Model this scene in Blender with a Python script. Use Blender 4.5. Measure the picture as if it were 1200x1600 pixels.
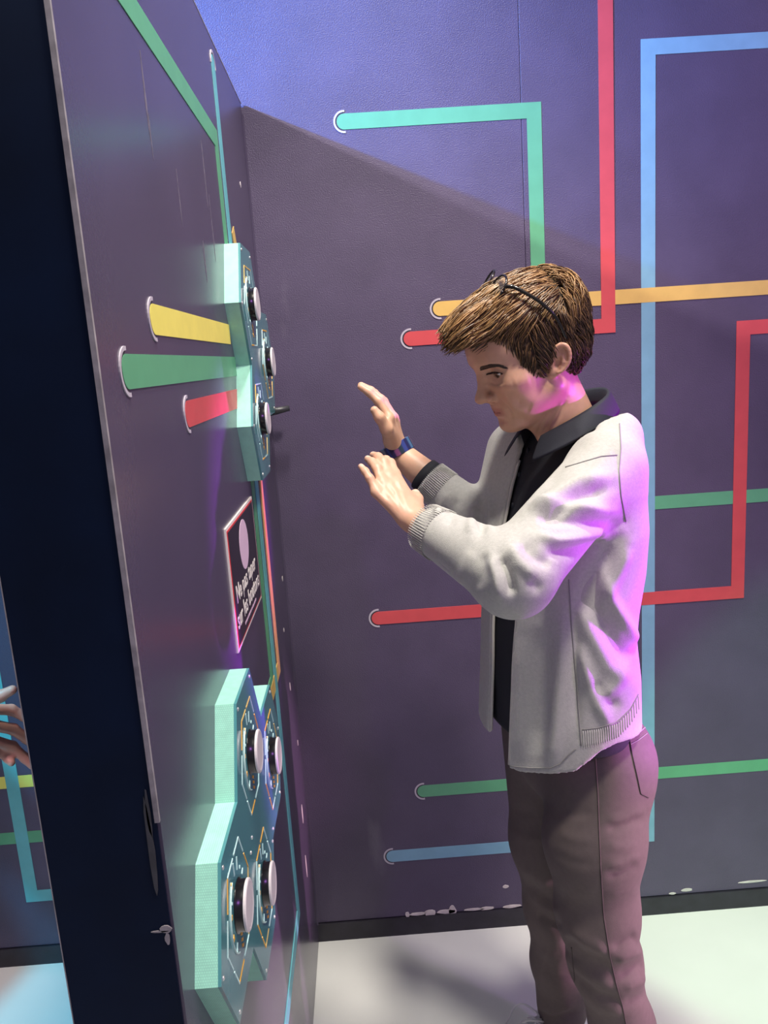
import bpy, bmesh, math, random
import numpy as np
from mathutils import Vector, Matrix
from mathutils.bvhtree import BVHTree

for o in list(bpy.data.objects): bpy.data.objects.remove(o)
S = bpy.context.scene
COL = S.collection
rng = np.random.default_rng(7)
random.seed(7)

# ------------------------------------------------------------------ camera
F_PX = 1219.0                      # focal length in pixels of a 1200 x 1600 frame
CAM_H = 1.45
def _rot():
    v1 = np.array([560-600, 563-800, F_PX]); v1 = v1/np.linalg.norm(v1)       # room depth direction
    dn = np.array([1013-600, 7000-800, F_PX]); dn = dn-v1*dn.dot(v1); dn /= np.linalg.norm(dn)
    return np.stack([np.cross(v1, -dn), v1, -dn])
RC = _rot()                        # world = RC @ (x right, y down, z forward)
CAM = np.array([0, 0, CAM_H])
cd = bpy.data.cameras.new('camera'); cam = bpy.data.objects.new('camera', cd); COL.objects.link(cam)
cd.sensor_fit = 'VERTICAL'; cd.sensor_height = 36.0; cd.lens = F_PX*36/1600; cd.clip_start = 0.01
m = Matrix([[RC[i][0], -RC[i][1], -RC[i][2], CAM[i]] for i in range(3)]+[[0, 0, 0, 1]])
cam.matrix_world = m
S.camera = cam
def at(x, y, Y):                   # a point of the photograph at room depth Y
    d = RC @ np.array([x-600, y-800, F_PX]); return CAM+d*(Y/d[1])
def px(P):                         # where points fall in the photograph
    c = (np.asarray(P)-CAM) @ RC; return 600+F_PX*c[..., 0]/c[..., 2], 800+F_PX*c[..., 1]/c[..., 2]

# ------------------------------------------------------------------ world, lights, exposure
S.view_settings.view_transform = 'Standard'; S.view_settings.look = 'None'
S.view_settings.exposure = 0.0; S.view_settings.gamma = 1.0; S.view_settings.use_curve_mapping = False
w = bpy.data.worlds.new('World'); S.world = w; w.use_nodes = True
w.node_tree.nodes['Background'].inputs[0].default_value = (0.78, 0.75, 0.95, 1)
w.node_tree.nodes['Background'].inputs[1].default_value = 0.29
def spot(name, loc, tgt, power, col, size=60, blend=.3, rad=.06):
    l = bpy.data.lights.new(name, 'SPOT'); l.energy = power; l.color = col
    l.spot_size = math.radians(size); l.spot_blend = blend; l.shadow_soft_size = rad
    o = bpy.data.objects.new(name, l); COL.objects.link(o); o.location = loc
    o.rotation_euler = (Vector(tgt)-Vector(loc)).to_track_quat('-Z', 'Y').to_euler()
    return o
spot('key_spot', (0.70, 0.42, 3.3), (-0.02, 1.0, 1.15), 235, (1.0, .93, .80), 62, .5, .14)
spot('ceiling_spot', (0.10, 1.00, 3.5), (0.05, 1.15, 0.0), 190, (1.0, .95, .86), 70, .6, .09)
spot('magenta_spot', (2.9, 1.00, 1.20), (0.42, 1.215, 1.165), 680, (.62, .03, 1.0), 11.5, .3, .05)
spot('magenta_low_fill', (2.9, 0.96, 1.05), (0.42, 1.20, .93), 520, (.62, .03, 1.0), 9, .35, .05)  # added second beam, carries the same magenta light lower down the jacket
spot('rose_spot', (2.7, 0.55, 0.95), (0.42, 1.17, .58), 440, (1.0, .52, .78), 17, .5, .05)
spot('purple_flood', (2.3, -0.6, 2.5), (0.45, 1.75, .95), 60, (.62, .22, 1.0), 56, .6, .08)
spot('blue_spot', (-2.6, 0.3, 3.05), (-0.65, 1.75, 2.45), 2800, (.03, .27, 1.0), 33, 1.0, .03)
spot('white_spot', (-2.3, -0.2, 3.05), (0.70, 1.75, 2.15), 470, (1.0, .98, .95), 44, .8, .05)
spot('green_spot', (1.5, -0.4, 2.6), (1.07, 1.75, .22), 200, (.30, 1.0, .42), 21, .2, .05)
spot('blue_floor_spot', (-1.6, 0.2, 3.0), (-0.85, 1.7, 0.1), 420, (.03, .55, .78), 45, .8, .06)
spot('left_bay_fill', (-0.9, 0.1, 2.7), (-0.70, 1.15, .85), 60, (1.0, .62, .75), 22, .7, .06)  # added fill to brighten the reaching hand, stands for no known lamp

# ------------------------------------------------------------------ materials
def mat(name, col, rough=.5, metal=0., spec=.5, var=0., vscale=40., bump=0., bscale=300., sheen=0., attr=None, sss=0., coat=0., alpha=1., trans=0.):
    m = bpy.data.materials.new(name); m.use_nodes = True; nt = m.node_tree; b = nt.nodes['Principled BSDF']
    b.inputs['Base Color'].default_value = (*col, 1); b.inputs['Roughness'].default_value = rough
    b.inputs['Metallic'].default_value = metal; b.inputs['Specular IOR Level'].default_value = spec
    b.inputs['Sheen Weight'].default_value = sheen; b.inputs['Coat Weight'].default_value = coat
    b.inputs['Transmission Weight'].default_value = trans; b.inputs['Alpha'].default_value = alpha
    if sss:
        b.inputs['Subsurface Weight'].default_value = sss; b.inputs['Subsurface Radius'].default_value = (.012, .004, .002)
        b.inputs['Subsurface Scale'].default_value = .6
    tc = nt.nodes.new('ShaderNodeTexCoord')
    src = None
    if attr:
        a = nt.nodes.new('ShaderNodeAttribute'); a.attribute_name = attr; src = a.outputs['Color']
    if var:
        n = nt.nodes.new('ShaderNodeTexNoise'); n.inputs['Scale'].default_value = vscale; n.inputs['Detail'].default_value = 5
        nt.links.new(tc.outputs['Object'], n.inputs['Vector'])
        mr = nt.nodes.new('ShaderNodeMapRange'); mr.inputs[1].default_value = .3; mr.inputs[2].default_value = .7
        mr.inputs[3].default_value = 1-var; mr.inputs[4].default_value = 1+var; nt.links.new(n.outputs['Fac'], mr.inputs[0])
        mx = nt.nodes.new('ShaderNodeMix'); mx.data_type = 'RGBA'; mx.blend_type = 'MULTIPLY'; mx.inputs[0].default_value = 1
        if src: nt.links.new(src, mx.inputs[6])
        else: mx.inputs[6].default_value = (*col, 1)
        nt.links.new(mr.outputs[0], mx.inputs[7]); src = mx.outputs[2]
    if src: nt.links.new(src, b.inputs['Base Color'])
    if bump:
        n2 = nt.nodes.new('ShaderNodeTexNoise'); n2.inputs['Scale'].default_value = bscale; n2.inputs['Detail'].default_value = 3
        nt.links.new(tc.outputs['Object'], n2.inputs['Vector'])
        bp = nt.nodes.new('ShaderNodeBump'); bp.inputs['Strength'].default_value = bump; bp.inputs['Distance'].default_value = .002
        nt.links.new(n2.outputs['Fac'], bp.inputs['Height']); nt.links.new(bp.outputs[0], b.inputs['Normal'])
    return m
def speckle(m, col, scale, lo, hi, stretch=(1, 1, 1), amt=.6):
    """worn chips and rubbed marks of a lighter colour on a surface"""
    nt = m.node_tree; b = nt.nodes['Principled BSDF']; tc = nt.nodes.new('ShaderNodeTexCoord')
    mp = nt.nodes.new('ShaderNodeMapping'); mp.inputs['Scale'].default_value = stretch; nt.links.new(tc.outputs['Object'], mp.inputs[0])
    n = nt.nodes.new('ShaderNodeTexNoise'); n.inputs['Scale'].default_value = scale; n.inputs['Detail'].default_value = 6
    nt.links.new(mp.outputs[0], n.inputs['Vector'])
    r = nt.nodes.new('ShaderNodeMapRange'); r.inputs[1].default_value = lo; r.inputs[2].default_value = hi; r.inputs[4].default_value = amt
    nt.links.new(n.outputs['Fac'], r.inputs[0])
    mx = nt.nodes.new('ShaderNodeMix'); mx.data_type = 'RGBA'; nt.links.new(r.outputs[0], mx.inputs[0])
    lk = b.inputs['Base Color'].links
    if lk: nt.links.new(lk[0].from_socket, mx.inputs[6])
    else: mx.inputs[6].default_value = b.inputs['Base Color'].default_value
    mx.inputs[7].default_value = (*col, 1); nt.links.new(mx.outputs[2], b.inputs['Base Color'])
    return m

M = {}
M['wall'] = mat('purple_wall_vinyl', (.084, .064, .118), .46, var=.10, vscale=9, bump=.55, bscale=420)
speckle(M['wall'], (.30, .27, .33), 5.5, .70, .80, (1, 1, .35), .30)
M['part'] = mat('purple_partition_laminate', (.074, .058, .102), .27, var=.08, vscale=6, bump=.05, bscale=200)
speckle(M['part'], (.32, .29, .34), 7, .69, .80, (1, 2.5, .5), .35)
M['end'] = mat('navy_black_paint', (.0016, .0075, .0280), .7, spec=.15, var=.2, vscale=12)
M['edge'] = mat('worn_edge_band', (.30, .27, .29), .5, var=.3, vscale=60)
M['floor'] = mat('pale_concrete', (.74, .74, .72), .42, var=.05, vscale=3, bump=.05, bscale=60)
speckle(M['floor'], (.42, .40, .36), 4.5, .70, .80, (1, 1, 1), .45)
M['worn'] = mat('worn_black', (.045, .045, .055), .6, var=.3, vscale=50)
M['base'] = mat('black_plinth', (.020, .017, .028), .55, var=.3, vscale=25)
M['torn'] = mat('torn_paper', (.62, .56, .55), .8, var=.15, vscale=60)
for n, c in dict(green=(.11, .37, .20), red=(.60, .075, .085), yellow=(.72, .46, .13), blue=(.20, .40, .54), teal=(.14, .46, .50), lemon=(.85, .74, .15)).items():
    M[n] = mat('print_'+n, c, .45, var=.05, vscale=30)
M['ring'] = mat('print_ring_grey', (.50, .45, .52), .5)
M['ringdark'] = mat('print_ring_dark', (.03, .025, .04), .6)
M['plate'] = mat('teal_plate', (.085, .300, .320), .16, var=.05, vscale=20, coat=.3)
M['mint'] = mat('mint_housing', (.38, .80, .64), .55, var=.06, vscale=90)
nt = M['mint'].node_tree                                  # rows of fine stitched perforations
tc = nt.nodes.new('ShaderNodeTexCoord'); br = nt.nodes.new('ShaderNodeTexBrick')
br.inputs['Scale'].default_value = 1; br.inputs['Brick Width'].default_value = .0024; br.inputs['Row Height'].default_value = .0022
br.inputs['Mortar Size'].default_value = .0004; br.inputs['Color1'].default_value = (1, 1, 1, 1); br.inputs['Color2'].default_value = (.93, .93, .93, 1); br.inputs['Mortar'].default_value = (.55, .62, .60, 1)
sp = nt.nodes.new('ShaderNodeSeparateXYZ'); cb = nt.nodes.new('ShaderNodeCombineXYZ')
nt.links.new(tc.outputs['Object'], sp.inputs[0]); nt.links.new(sp.outputs['X'], cb.inputs['X']); nt.links.new(sp.outputs['Z'], cb.inputs['Y']); nt.links.new(cb.outputs[0], br.inputs['Vector'])
b = nt.nodes['Principled BSDF']; mx = nt.nodes.new('ShaderNodeMix'); mx.data_type = 'RGBA'; mx.blend_type = 'MULTIPLY'; mx.inputs[0].default_value = .4
nt.links.new(b.inputs['Base Color'].links[0].from_socket, mx.inputs[6]); nt.links.new(br.outputs['Color'], mx.inputs[7]); nt.links.new(mx.outputs[2], b.inputs['Base Color'])
M['screw'] = mat('screw_steel', (.75, .74, .72), .3, metal=.7)
M['knob'] = mat('knob_black', (.006, .006, .007), .22)
M['cap'] = mat('knob_cap', (.72, .66, .67), .35)
M['pale'] = mat('print_pale', (.62, .86, .84), .4)
M['orange'] = mat('print_orange', (.90, .45, .05), .4)
M['dial'] = mat('dial_glint', (.60, .80, .76), .3)
M['signdark'] = mat('sign_dark', (.030, .022, .036), .4)
M['signwhite'] = mat('sign_cream', (.82, .76, .72), .5)
M['signpink'] = mat('sign_pink', (.78, .56, .72), .5)
M['signred'] = mat('sign_red', (.70, .05, .06), .5)
M['skin'] = mat('skin', (.62, .36, .25), .45, attr='Col', sss=.12, bump=.06, bscale=500, var=.05, vscale=60)
M['jacket'] = mat('heather_grey_jersey', (.46, .45, .425), .9, sheen=.15, var=.07, vscale=220, bump=.25, bscale=650)
M['rib'] = mat('grey_ribbing', (.52, .51, .48), .9, sheen=.1, var=.05, vscale=200)
M['polo'] = mat('black_navy_pique', (.008, .009, .016), .8, bump=.2, bscale=700)
M['collar'] = mat('navy_collar', (.010, .012, .022), .75, bump=.2, bscale=700)
M['trouser'] = mat('taupe_twill', (.122, .096, .090), .8, var=.06, vscale=120, bump=.15, bscale=800)
M['seam'] = mat('taupe_seam', (.075, .058, .056), .85)
M['jseam'] = mat('grey_seam', (.27, .265, .255), .9)
M['hair'] = mat('hair_strands', (.2, .1, .05), .42, attr='Col')
M['haircap'] = mat('hair_base', (.040, .022, .012), .7)
M['eyewhite'] = mat('eye', (.75, .72, .68), .12, attr='Col')
M['frame'] = mat('tortoise_black', (.012, .009, .008), .2)
M['lens'] = mat('spectacle_lens', (.9, .88, .8), .03, trans=.95)
M['band'] = mat('wristband_print', (.05, .07, .25), .45, attr='Col')
M['shoe'] = mat('shoe_grey', (.62, .62, .64), .7)
M['sole'] = mat('shoe_sole', (.8, .8, .8), .6)
M['metal'] = mat('rivet', (.7, .65, .6), .3, metal=.9)
M['zip'] = mat('zip_teeth', (.50, .48, .45), .4)
M['shirt2'] = mat('dark_shirt', (.03, .04, .08), .85)
M['pants2'] = mat('dark_trousers', (.02, .02, .03), .85)
M['peg'] = mat('black_peg', (.03, .03, .035), .4)

# ------------------------------------------------------------------ object helpers
def link(name, me, mt, parent=None, label=None, cat=None, group=None, kind=None, smooth=False):
    o = bpy.data.objects.new(name, me); COL.objects.link(o)
    if mt is not None and len(me.materials) == 0: me.materials.append(mt)
    if parent is not None: o.parent = parent
    if label: o['label'] = label
    if cat: o['category'] = cat
    if group: o['group'] = group
    if kind: o['kind'] = kind
    if smooth: me.polygons.foreach_set('use_smooth', [True]*len(me.polygons))
    return o
def empty(name, loc, label, cat, group=None):
    o = bpy.data.objects.new(name, None); COL.objects.link(o); o.location = loc; o.empty_display_size = .05
    o['label'] = label; o['category'] = cat
    if group: o['group'] = group
    return o
def mesh(name, v, f):
    me = bpy.data.meshes.new(name); me.from_pydata([tuple(map(float, p)) for p in v], [], [tuple(int(i) for i in q) for q in f]); me.update(); return me
def shift(me, parent):             # meshes are written in room coordinates; put them into their parent's frame
    off = Vector((0, 0, 0))
    while parent is not None: off += parent.location; parent = parent.parent
    if off.length > 0: me.transform(Matrix.Translation(-off))
    return me
def from_bm(bm, name):
    me = bpy.data.meshes.new(name); bmesh.ops.recalc_face_normals(bm, faces=bm.faces); bm.to_mesh(me); bm.free(); return me
def box(name, lo, hi, mt, parent=None, bev=0., **k):
    bm = bmesh.new(); bmesh.ops.create_cube(bm, size=1)
    for v in bm.verts: v.co = Vector([(lo[i]+hi[i])/2+v.co[i]*(hi[i]-lo[i]) for i in range(3)])
    if bev: bmesh.ops.bevel(bm, geom=bm.edges[:], offset=bev, segments=2, affect='EDGES', profile=.5)
    return link(name, shift(from_bm(bm, name), parent), mt, parent, **k)
def prism(name, poly, to3, n, t, mt, parent=None, **k):
    """a flat outline (2D) raised by thickness t along the normal n of its surface"""
    bm = bmesh.new(); n = Vector(n)
    a = [bm.verts.new(Vector(to3(*p))) for p in poly]; c = [bm.verts.new(Vector(to3(*p))+n*t) for p in poly]
    bm.faces.new(a); bm.faces.new(c)
    for i in range(len(poly)): bm.faces.new((a[i], a[(i+1) % len(poly)], c[(i+1) % len(poly)], c[i]))
    bm.normal_update(); bmesh.ops.triangulate(bm, faces=[f for f in bm.faces if len(f.verts) > 4])
    return link(name, shift(from_bm(bm, name), parent), mt, parent, **k)
def tube_arrays(paths, radii, sides=6):
    """paths (n, k, 3), radii (k,) or (n, k): many tubes at once"""
    P = np.asarray(paths, float); n, k, _ = P.shape
    R = np.broadcast_to(np.asarray(radii, float), (n, k))
    T = np.gradient(P, axis=1); T /= np.linalg.norm(T, axis=2, keepdims=True)+1e-12
    up = np.where(np.abs(T[:, :1, 2:3]) > .9, np.array([1., 0, 0]), np.array([0, 0, 1.]))
    U = np.cross(T, np.broadcast_to(up, T.shape)); U /= np.linalg.norm(U, axis=2, keepdims=True)+1e-12
    V = np.cross(T, U)
    a = np.arange(sides)*2*np.pi/sides
    v = P[:, :, None]+R[:, :, None, None]*(np.cos(a)[:, None]*U[:, :, None]+np.sin(a)[:, None]*V[:, :, None])
    idx = np.arange(n*k*sides).reshape(n, k, sides)
    A = idx[:, :-1]; Bq = idx[:, 1:]
    f = np.stack([A, np.roll(A, -1, 2), np.roll(Bq, -1, 2), Bq], -1).reshape(-1, 4)
    return v.reshape(-1, 3), f
def fast_mesh(name, v, f):
    me = bpy.data.meshes.new(name); v = np.ascontiguousarray(v, np.float32); f = np.ascontiguousarray(f, np.int32)
    me.vertices.add(len(v)); me.vertices.foreach_set('co', v.ravel())
    k = f.shape[1]; me.loops.add(f.size); me.loops.foreach_set('vertex_index', f.ravel())
    me.polygons.add(len(f)); me.polygons.foreach_set('loop_start', np.arange(0, f.size, k, dtype=np.int32))
    me.update(calc_edges=True); me.validate(); return me
def tube(name, path, r, mt, parent=None, sides=8, **k):
    path = np.asarray(path, float); r = np.broadcast_to(np.asarray(r, float), (len(path),))
    v, f = tube_arrays(path[None], r[None], sides)
    k_ = len(path)
    faces = [tuple(q) for q in f]+[tuple(range(sides))[::-1], tuple(range((k_-1)*sides, k_*sides))]
    return link(name, shift(mesh(name, v, faces), parent), mt, parent, smooth=True, **k)
def set_col(me, c):
    a = me.color_attributes.new('Col', 'FLOAT_COLOR', 'POINT')
    c = np.concatenate([np.clip(c, 0, 1), np.ones((len(c), 1))], 1).astype(np.float32); a.data.foreach_set('color', c.ravel())

# ------------------------------------------------------------------ room
XW, YB, TOP = -.205, 1.757, 1.985          # partition face, back wall, partition top
floor = box('floor', (-3.2, -1.6, -.06), (3.4, YB+.12, 0), M['floor'], kind='structure', label='pale whitish concrete floor', cat='floor')
wall = box('wall_back', (-3.2, YB+.012, 0), (3.4, YB+.12, 2.75), M['ringdark'], kind='structure', label='dark purple back wall printed with coloured circuit lines', cat='wall')
for x0, x1 in ((-3.2, -.845), (-.8445, .3772), (.3778, 1.60), (1.602, 3.4)):
    box('panel', (x0, YB, .052), (x1, YB+.012, 2.75), M['wall'], wall, bev=.0012)
box('baseboard_back', (-3.2, YB-.004, 0), (3.4, YB+.012, .050), M['base'], None, kind='structure', label='black plinth strip under the purple back wall', cat='baseboard')
part = box('wall_left', (-.309, .634, 0), (XW-.003, YB-.005, TOP-.002), M['end'], kind='structure', label='tall narrow purple partition with a black end face', cat='wall')
box('panel', (XW-.003, .636, .004), (XW, YB-.0045, TOP), M['part'], part)
box('edge_band', (XW-.0040, .6325, 1.06), (XW+.0004, .6362, TOP), M['edge'], part)
box('edge_band', (-.3094, .6335, .004), (-.3086, .635, TOP), M['edge'], part)
box('top_edge', (XW-.0034, .636, TOP-.001), (XW+.0005, YB-.006, TOP+.001), M['edge'], part)
box('corner_bead', (XW, YB-.006, .05), (XW+.003, YB-.0022, TOP-.02), M['part'], part)

def L3(u, z, e=0): return (XW+e, u, z)      # partition face: u is depth
def B3(u, z, e=0): return (u, YB-e, z)      # back wall face: u is X
def stripe(face, parent, pts, wd, mt, lvl=1, ring=None, label=None, capr=True):
    """a printed line: mitred outline, a round end where it leaves its ring"""
    p = [np.array(q, float) for q in pts]; hw = wd/2; Lf, Rt = [], []
    for i, q in enumerate(p):
        d0 = (q-p[i-1])/np.linalg.norm(q-p[i-1]) if i > 0 else None
        d1 = (p[i+1]-q)/np.linalg.norm(p[i+1]-q) if i < len(p)-1 else None
        if d0 is None: d0 = d1
        if d1 is None: d1 = d0
        n0 = np.array([-d0[1], d0[0]]); n1 = np.array([-d1[1], d1[0]]); mm = n0+n1; mm /= mm.dot(mm)/2
        Lf.append(q+mm*hw); Rt.append(q-mm*hw)
    poly = Lf+Rt[::-1]
    d = (p[1]-p[0])/np.linalg.norm(p[1]-p[0]); n = np.array([-d[1], d[0]])
    if ring is not None:
        cap = [p[0]+hw*(-math.sin(a)*d*1.0-math.cos(a)*n) for a in np.linspace(0, math.pi, 11)[1:-1]]
        poly += [c for c in cap]
    t3 = L3 if face == 'L' else B3; nn = (1, 0, 0) if face == 'L' else (0, -1, 0)
    o = prism('line', poly, t3, nn, .0005+.0004*lvl, M[mt], parent, label=label)
    if ring is not None:
        for nm, r0, r1, sp_, mt_, tt in (('ring_gap', hw*1.0, hw*1.22, 88, 'ringdark', .0005), ('ring', hw*1.20, hw*1.45, 96, 'ring', .0012)):
            c = p[0]; an = np.radians(np.linspace(-sp_, sp_, 17))
            arc = [c+r1*(-math.cos(a)*d+math.sin(a)*n) for a in an]+[c+r0*(-math.cos(a)*d+math.sin(a)*n) for a in an[::-1]]
            prism(nm, arc, t3, nn, tt, M[mt_], o)
    return o
W_ = .031
stripe('B', wall, [(.005, 1.940), (.404, 1.940), (.404, 1.44)], W_, 'green', 1, 1, 'green line with a square corner near the wall top')
stripe('B', wall, [(.118, 1.489), (.557, 1.489), (.557, 2.75)], W_, 'red', 3, 1, 'red line rising to the top of the wall')
stripe('B', wall, [(.186, 1.549), (1.60, 1.549)], W_, 'yellow', 2, 1, 'yellow line behind the person\'s head')
stripe('B', wall, [(-.002, .225), (.646, .225), (.646, 2.048), (1.60, 2.048)], W_, 'blue', 1.5, 1, 'light blue line framing the wall')
stripe('B', wall, [(.004, .852), (.860, .852), (.860, 1.465), (1.60, 1.465)], W_, 'red', 2.5, 1, 'red line at waist height with a square corner')
stripe('B', wall, [(.46, 1.082), (1.60, 1.082)], W_, 'green', 1, None, 'green line behind the person\'s elbow')
stripe('B', wall, [(.086, .397), (1.60, .397)], W_, 'green', 1, 1, 'low green line behind the trousers')
stripe('B', wall, [(-.907, 1.60), (-.907, .193), (-.34, .193)], W_, 'teal', 2, None, 'teal line beyond the partition')
stripe('B', wall, [(-1.8, .505), (-.34, .505)], W_, 'lemon', 1, None, 'lemon line beyond the partition')
stripe('B', wall, [(-1.8, .356), (-.34, .356)], W_, 'green', 1, None, 'green line beyond the partition')
stripe('L', part, [(.824, 1.5045), (1.30, 1.5045)], W_, 'lemon', 1, 1, 'short yellow line running into the upper hexagon box')
stripe('L', part, [(.708, 1.4535), (1.33, 1.4535)], W_, 'green', 1, 1, 'short green line running into the upper hexagon box')
stripe('L', part, [(.932, 1.401), (1.33, 1.401)], W_, 'red', 1, 1, 'short red line running into the upper hexagon box')
stripe('L', part, [(.64, 1.817), (1.362, 1.817), (1.362, 1.62)], W_, 'green', 1, None, 'green line from the partition edge to the upper box')
stripe('L', part, [(1.411, 1.942), (1.411, 1.62)], W_, 'teal', 1, 1, 'teal line coming down to the upper box')
stripe('L', part, [(1.452, 1.69), (1.492, 1.62)], W_, 'yellow', 1)
stripe('L', part, [(1.389, 1.30), (1.389, .868), (1.20, .868)], W_, 'green', 1)
stripe('L', part, [(1.498, 1.30), (1.498, .852), (1.20, .852)], W_, 'yellow', 2)
stripe('L', part, [(1.435, 1.30), (1.435, .337), (.70, .337)], W_, 'teal', 3, None, 'teal line dropping past the lower box')

M['scuff'] = mat('scuffed_laminate', (.15, .13, .17), .5, var=.3, vscale=120)
for u, z, wu, hz in ((.90, 1.74, .010, .09), (.905, 1.70, .006, .05), (1.02, 1.66, .006, .07), (1.22, 1.73, .010, .10), (1.15, 1.60, .008, .06), (1.24, 1.66, .006, .10)):
    k_ = 9; prism('scuff_mark', [(u+wu*.5*math.sin(i/k_*6.283)*random.uniform(.4, 1), z-hz*.5*math.cos(i/k_*6.283)) for i in range(k_)], L3, (1, 0, 0), .0002, M['scuff'], part)
# torn laminate along the foot of the back wall, and chips
def flake(name, cx, cz, wd, ht, to3, n, parent, mt='torn', t=.0016):
    k = 11; poly = []
    for i in range(k):
        a = 2*math.pi*i/k; r = .8+.3*random.random(); poly.append((cx+wd*.5*r*math.cos(a), cz+ht*.5*r*math.sin(a)))
    return prism(name, poly, to3, n, t, M[mt], parent)
for x, y, wx, hz in ((700, 1455, .05, .012), (655, 1459, .045, .008), (762, 1452, .04, .010), (742, 1449, .05, .007), (707, 1425, .02, .04), (672, 1432, .03, .018), (790, 1385, .018, .01), (637, 1432, .012, .018), (800, 1447, .05, .009), (1175, 1377, .07, .006), (1073, 1390, .03, .008), (1050, 1400, .02, .006)):
    p = at(x, y, YB); flake('chip', p[0], max(p[2], .056), wx, hz, B3, (0, -1, 0), wall)
for u, z, wx, hz in ((1.70, .98, .012, .012), (1.66, .42, .012, .05), (1.64, .88, .008, .01), (1.655, .74, .01, .02), (1.69, 1.62, .01, .012), (1.62, 1.80, .012, .012), (1.64, .30, .012, .06), (1.70, .58, .008, .014)):
    flake('chip', u, z, wx, hz, L3, (1, 0, 0), part, t=.0006)
# battered corner of the partition end
for x, y, wx, hz in ((259, 1451, .011, .008), (250, 1455, .016, .002), (262, 1466, .005, .012), (237, 1330, .006, .10), (232, 1270, .004, .05)):
    p = at(x, y, .634); flake('chip', p[0], p[2], wx, hz, lambda u, z: (u, .634, z), (0, -1, 0), part, 'edge' if hz < .03 else 'worn', .0010)
# torn red strip hanging behind the lower box's near corner
pts = [(XW+.004, .690+.004*math.sin(i*.9), .752-.008*i) for i in range(7)]
v = []; 
for i, p in enumerate(pts): v += [(p[0]+.003*math.sin(i*.6), p[1]-.010, p[2]), (p[0]+.006+.004*math.sin(i*.6), p[1]+.012, p[2]+.004)]
tag = empty('torn_strip', (XW, .69, .70), 'torn red and cream laminate strip curling out under the near lower hexagon', 'laminate strip')
o = link('red_strip', shift(mesh('s', v, [(2*i, 2*i+1, 2*i+3, 2*i+2) for i in range(6)]), tag), M['red'], tag)
md = o.modifiers.new('thick', 'SOLIDIFY'); md.thickness = .001
tube('cream_edge', [(XW+.003, .672-.004*math.sin(i*.7), .765-.0095*i) for i in range(10)], .0022, M['torn'], tag)

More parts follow.
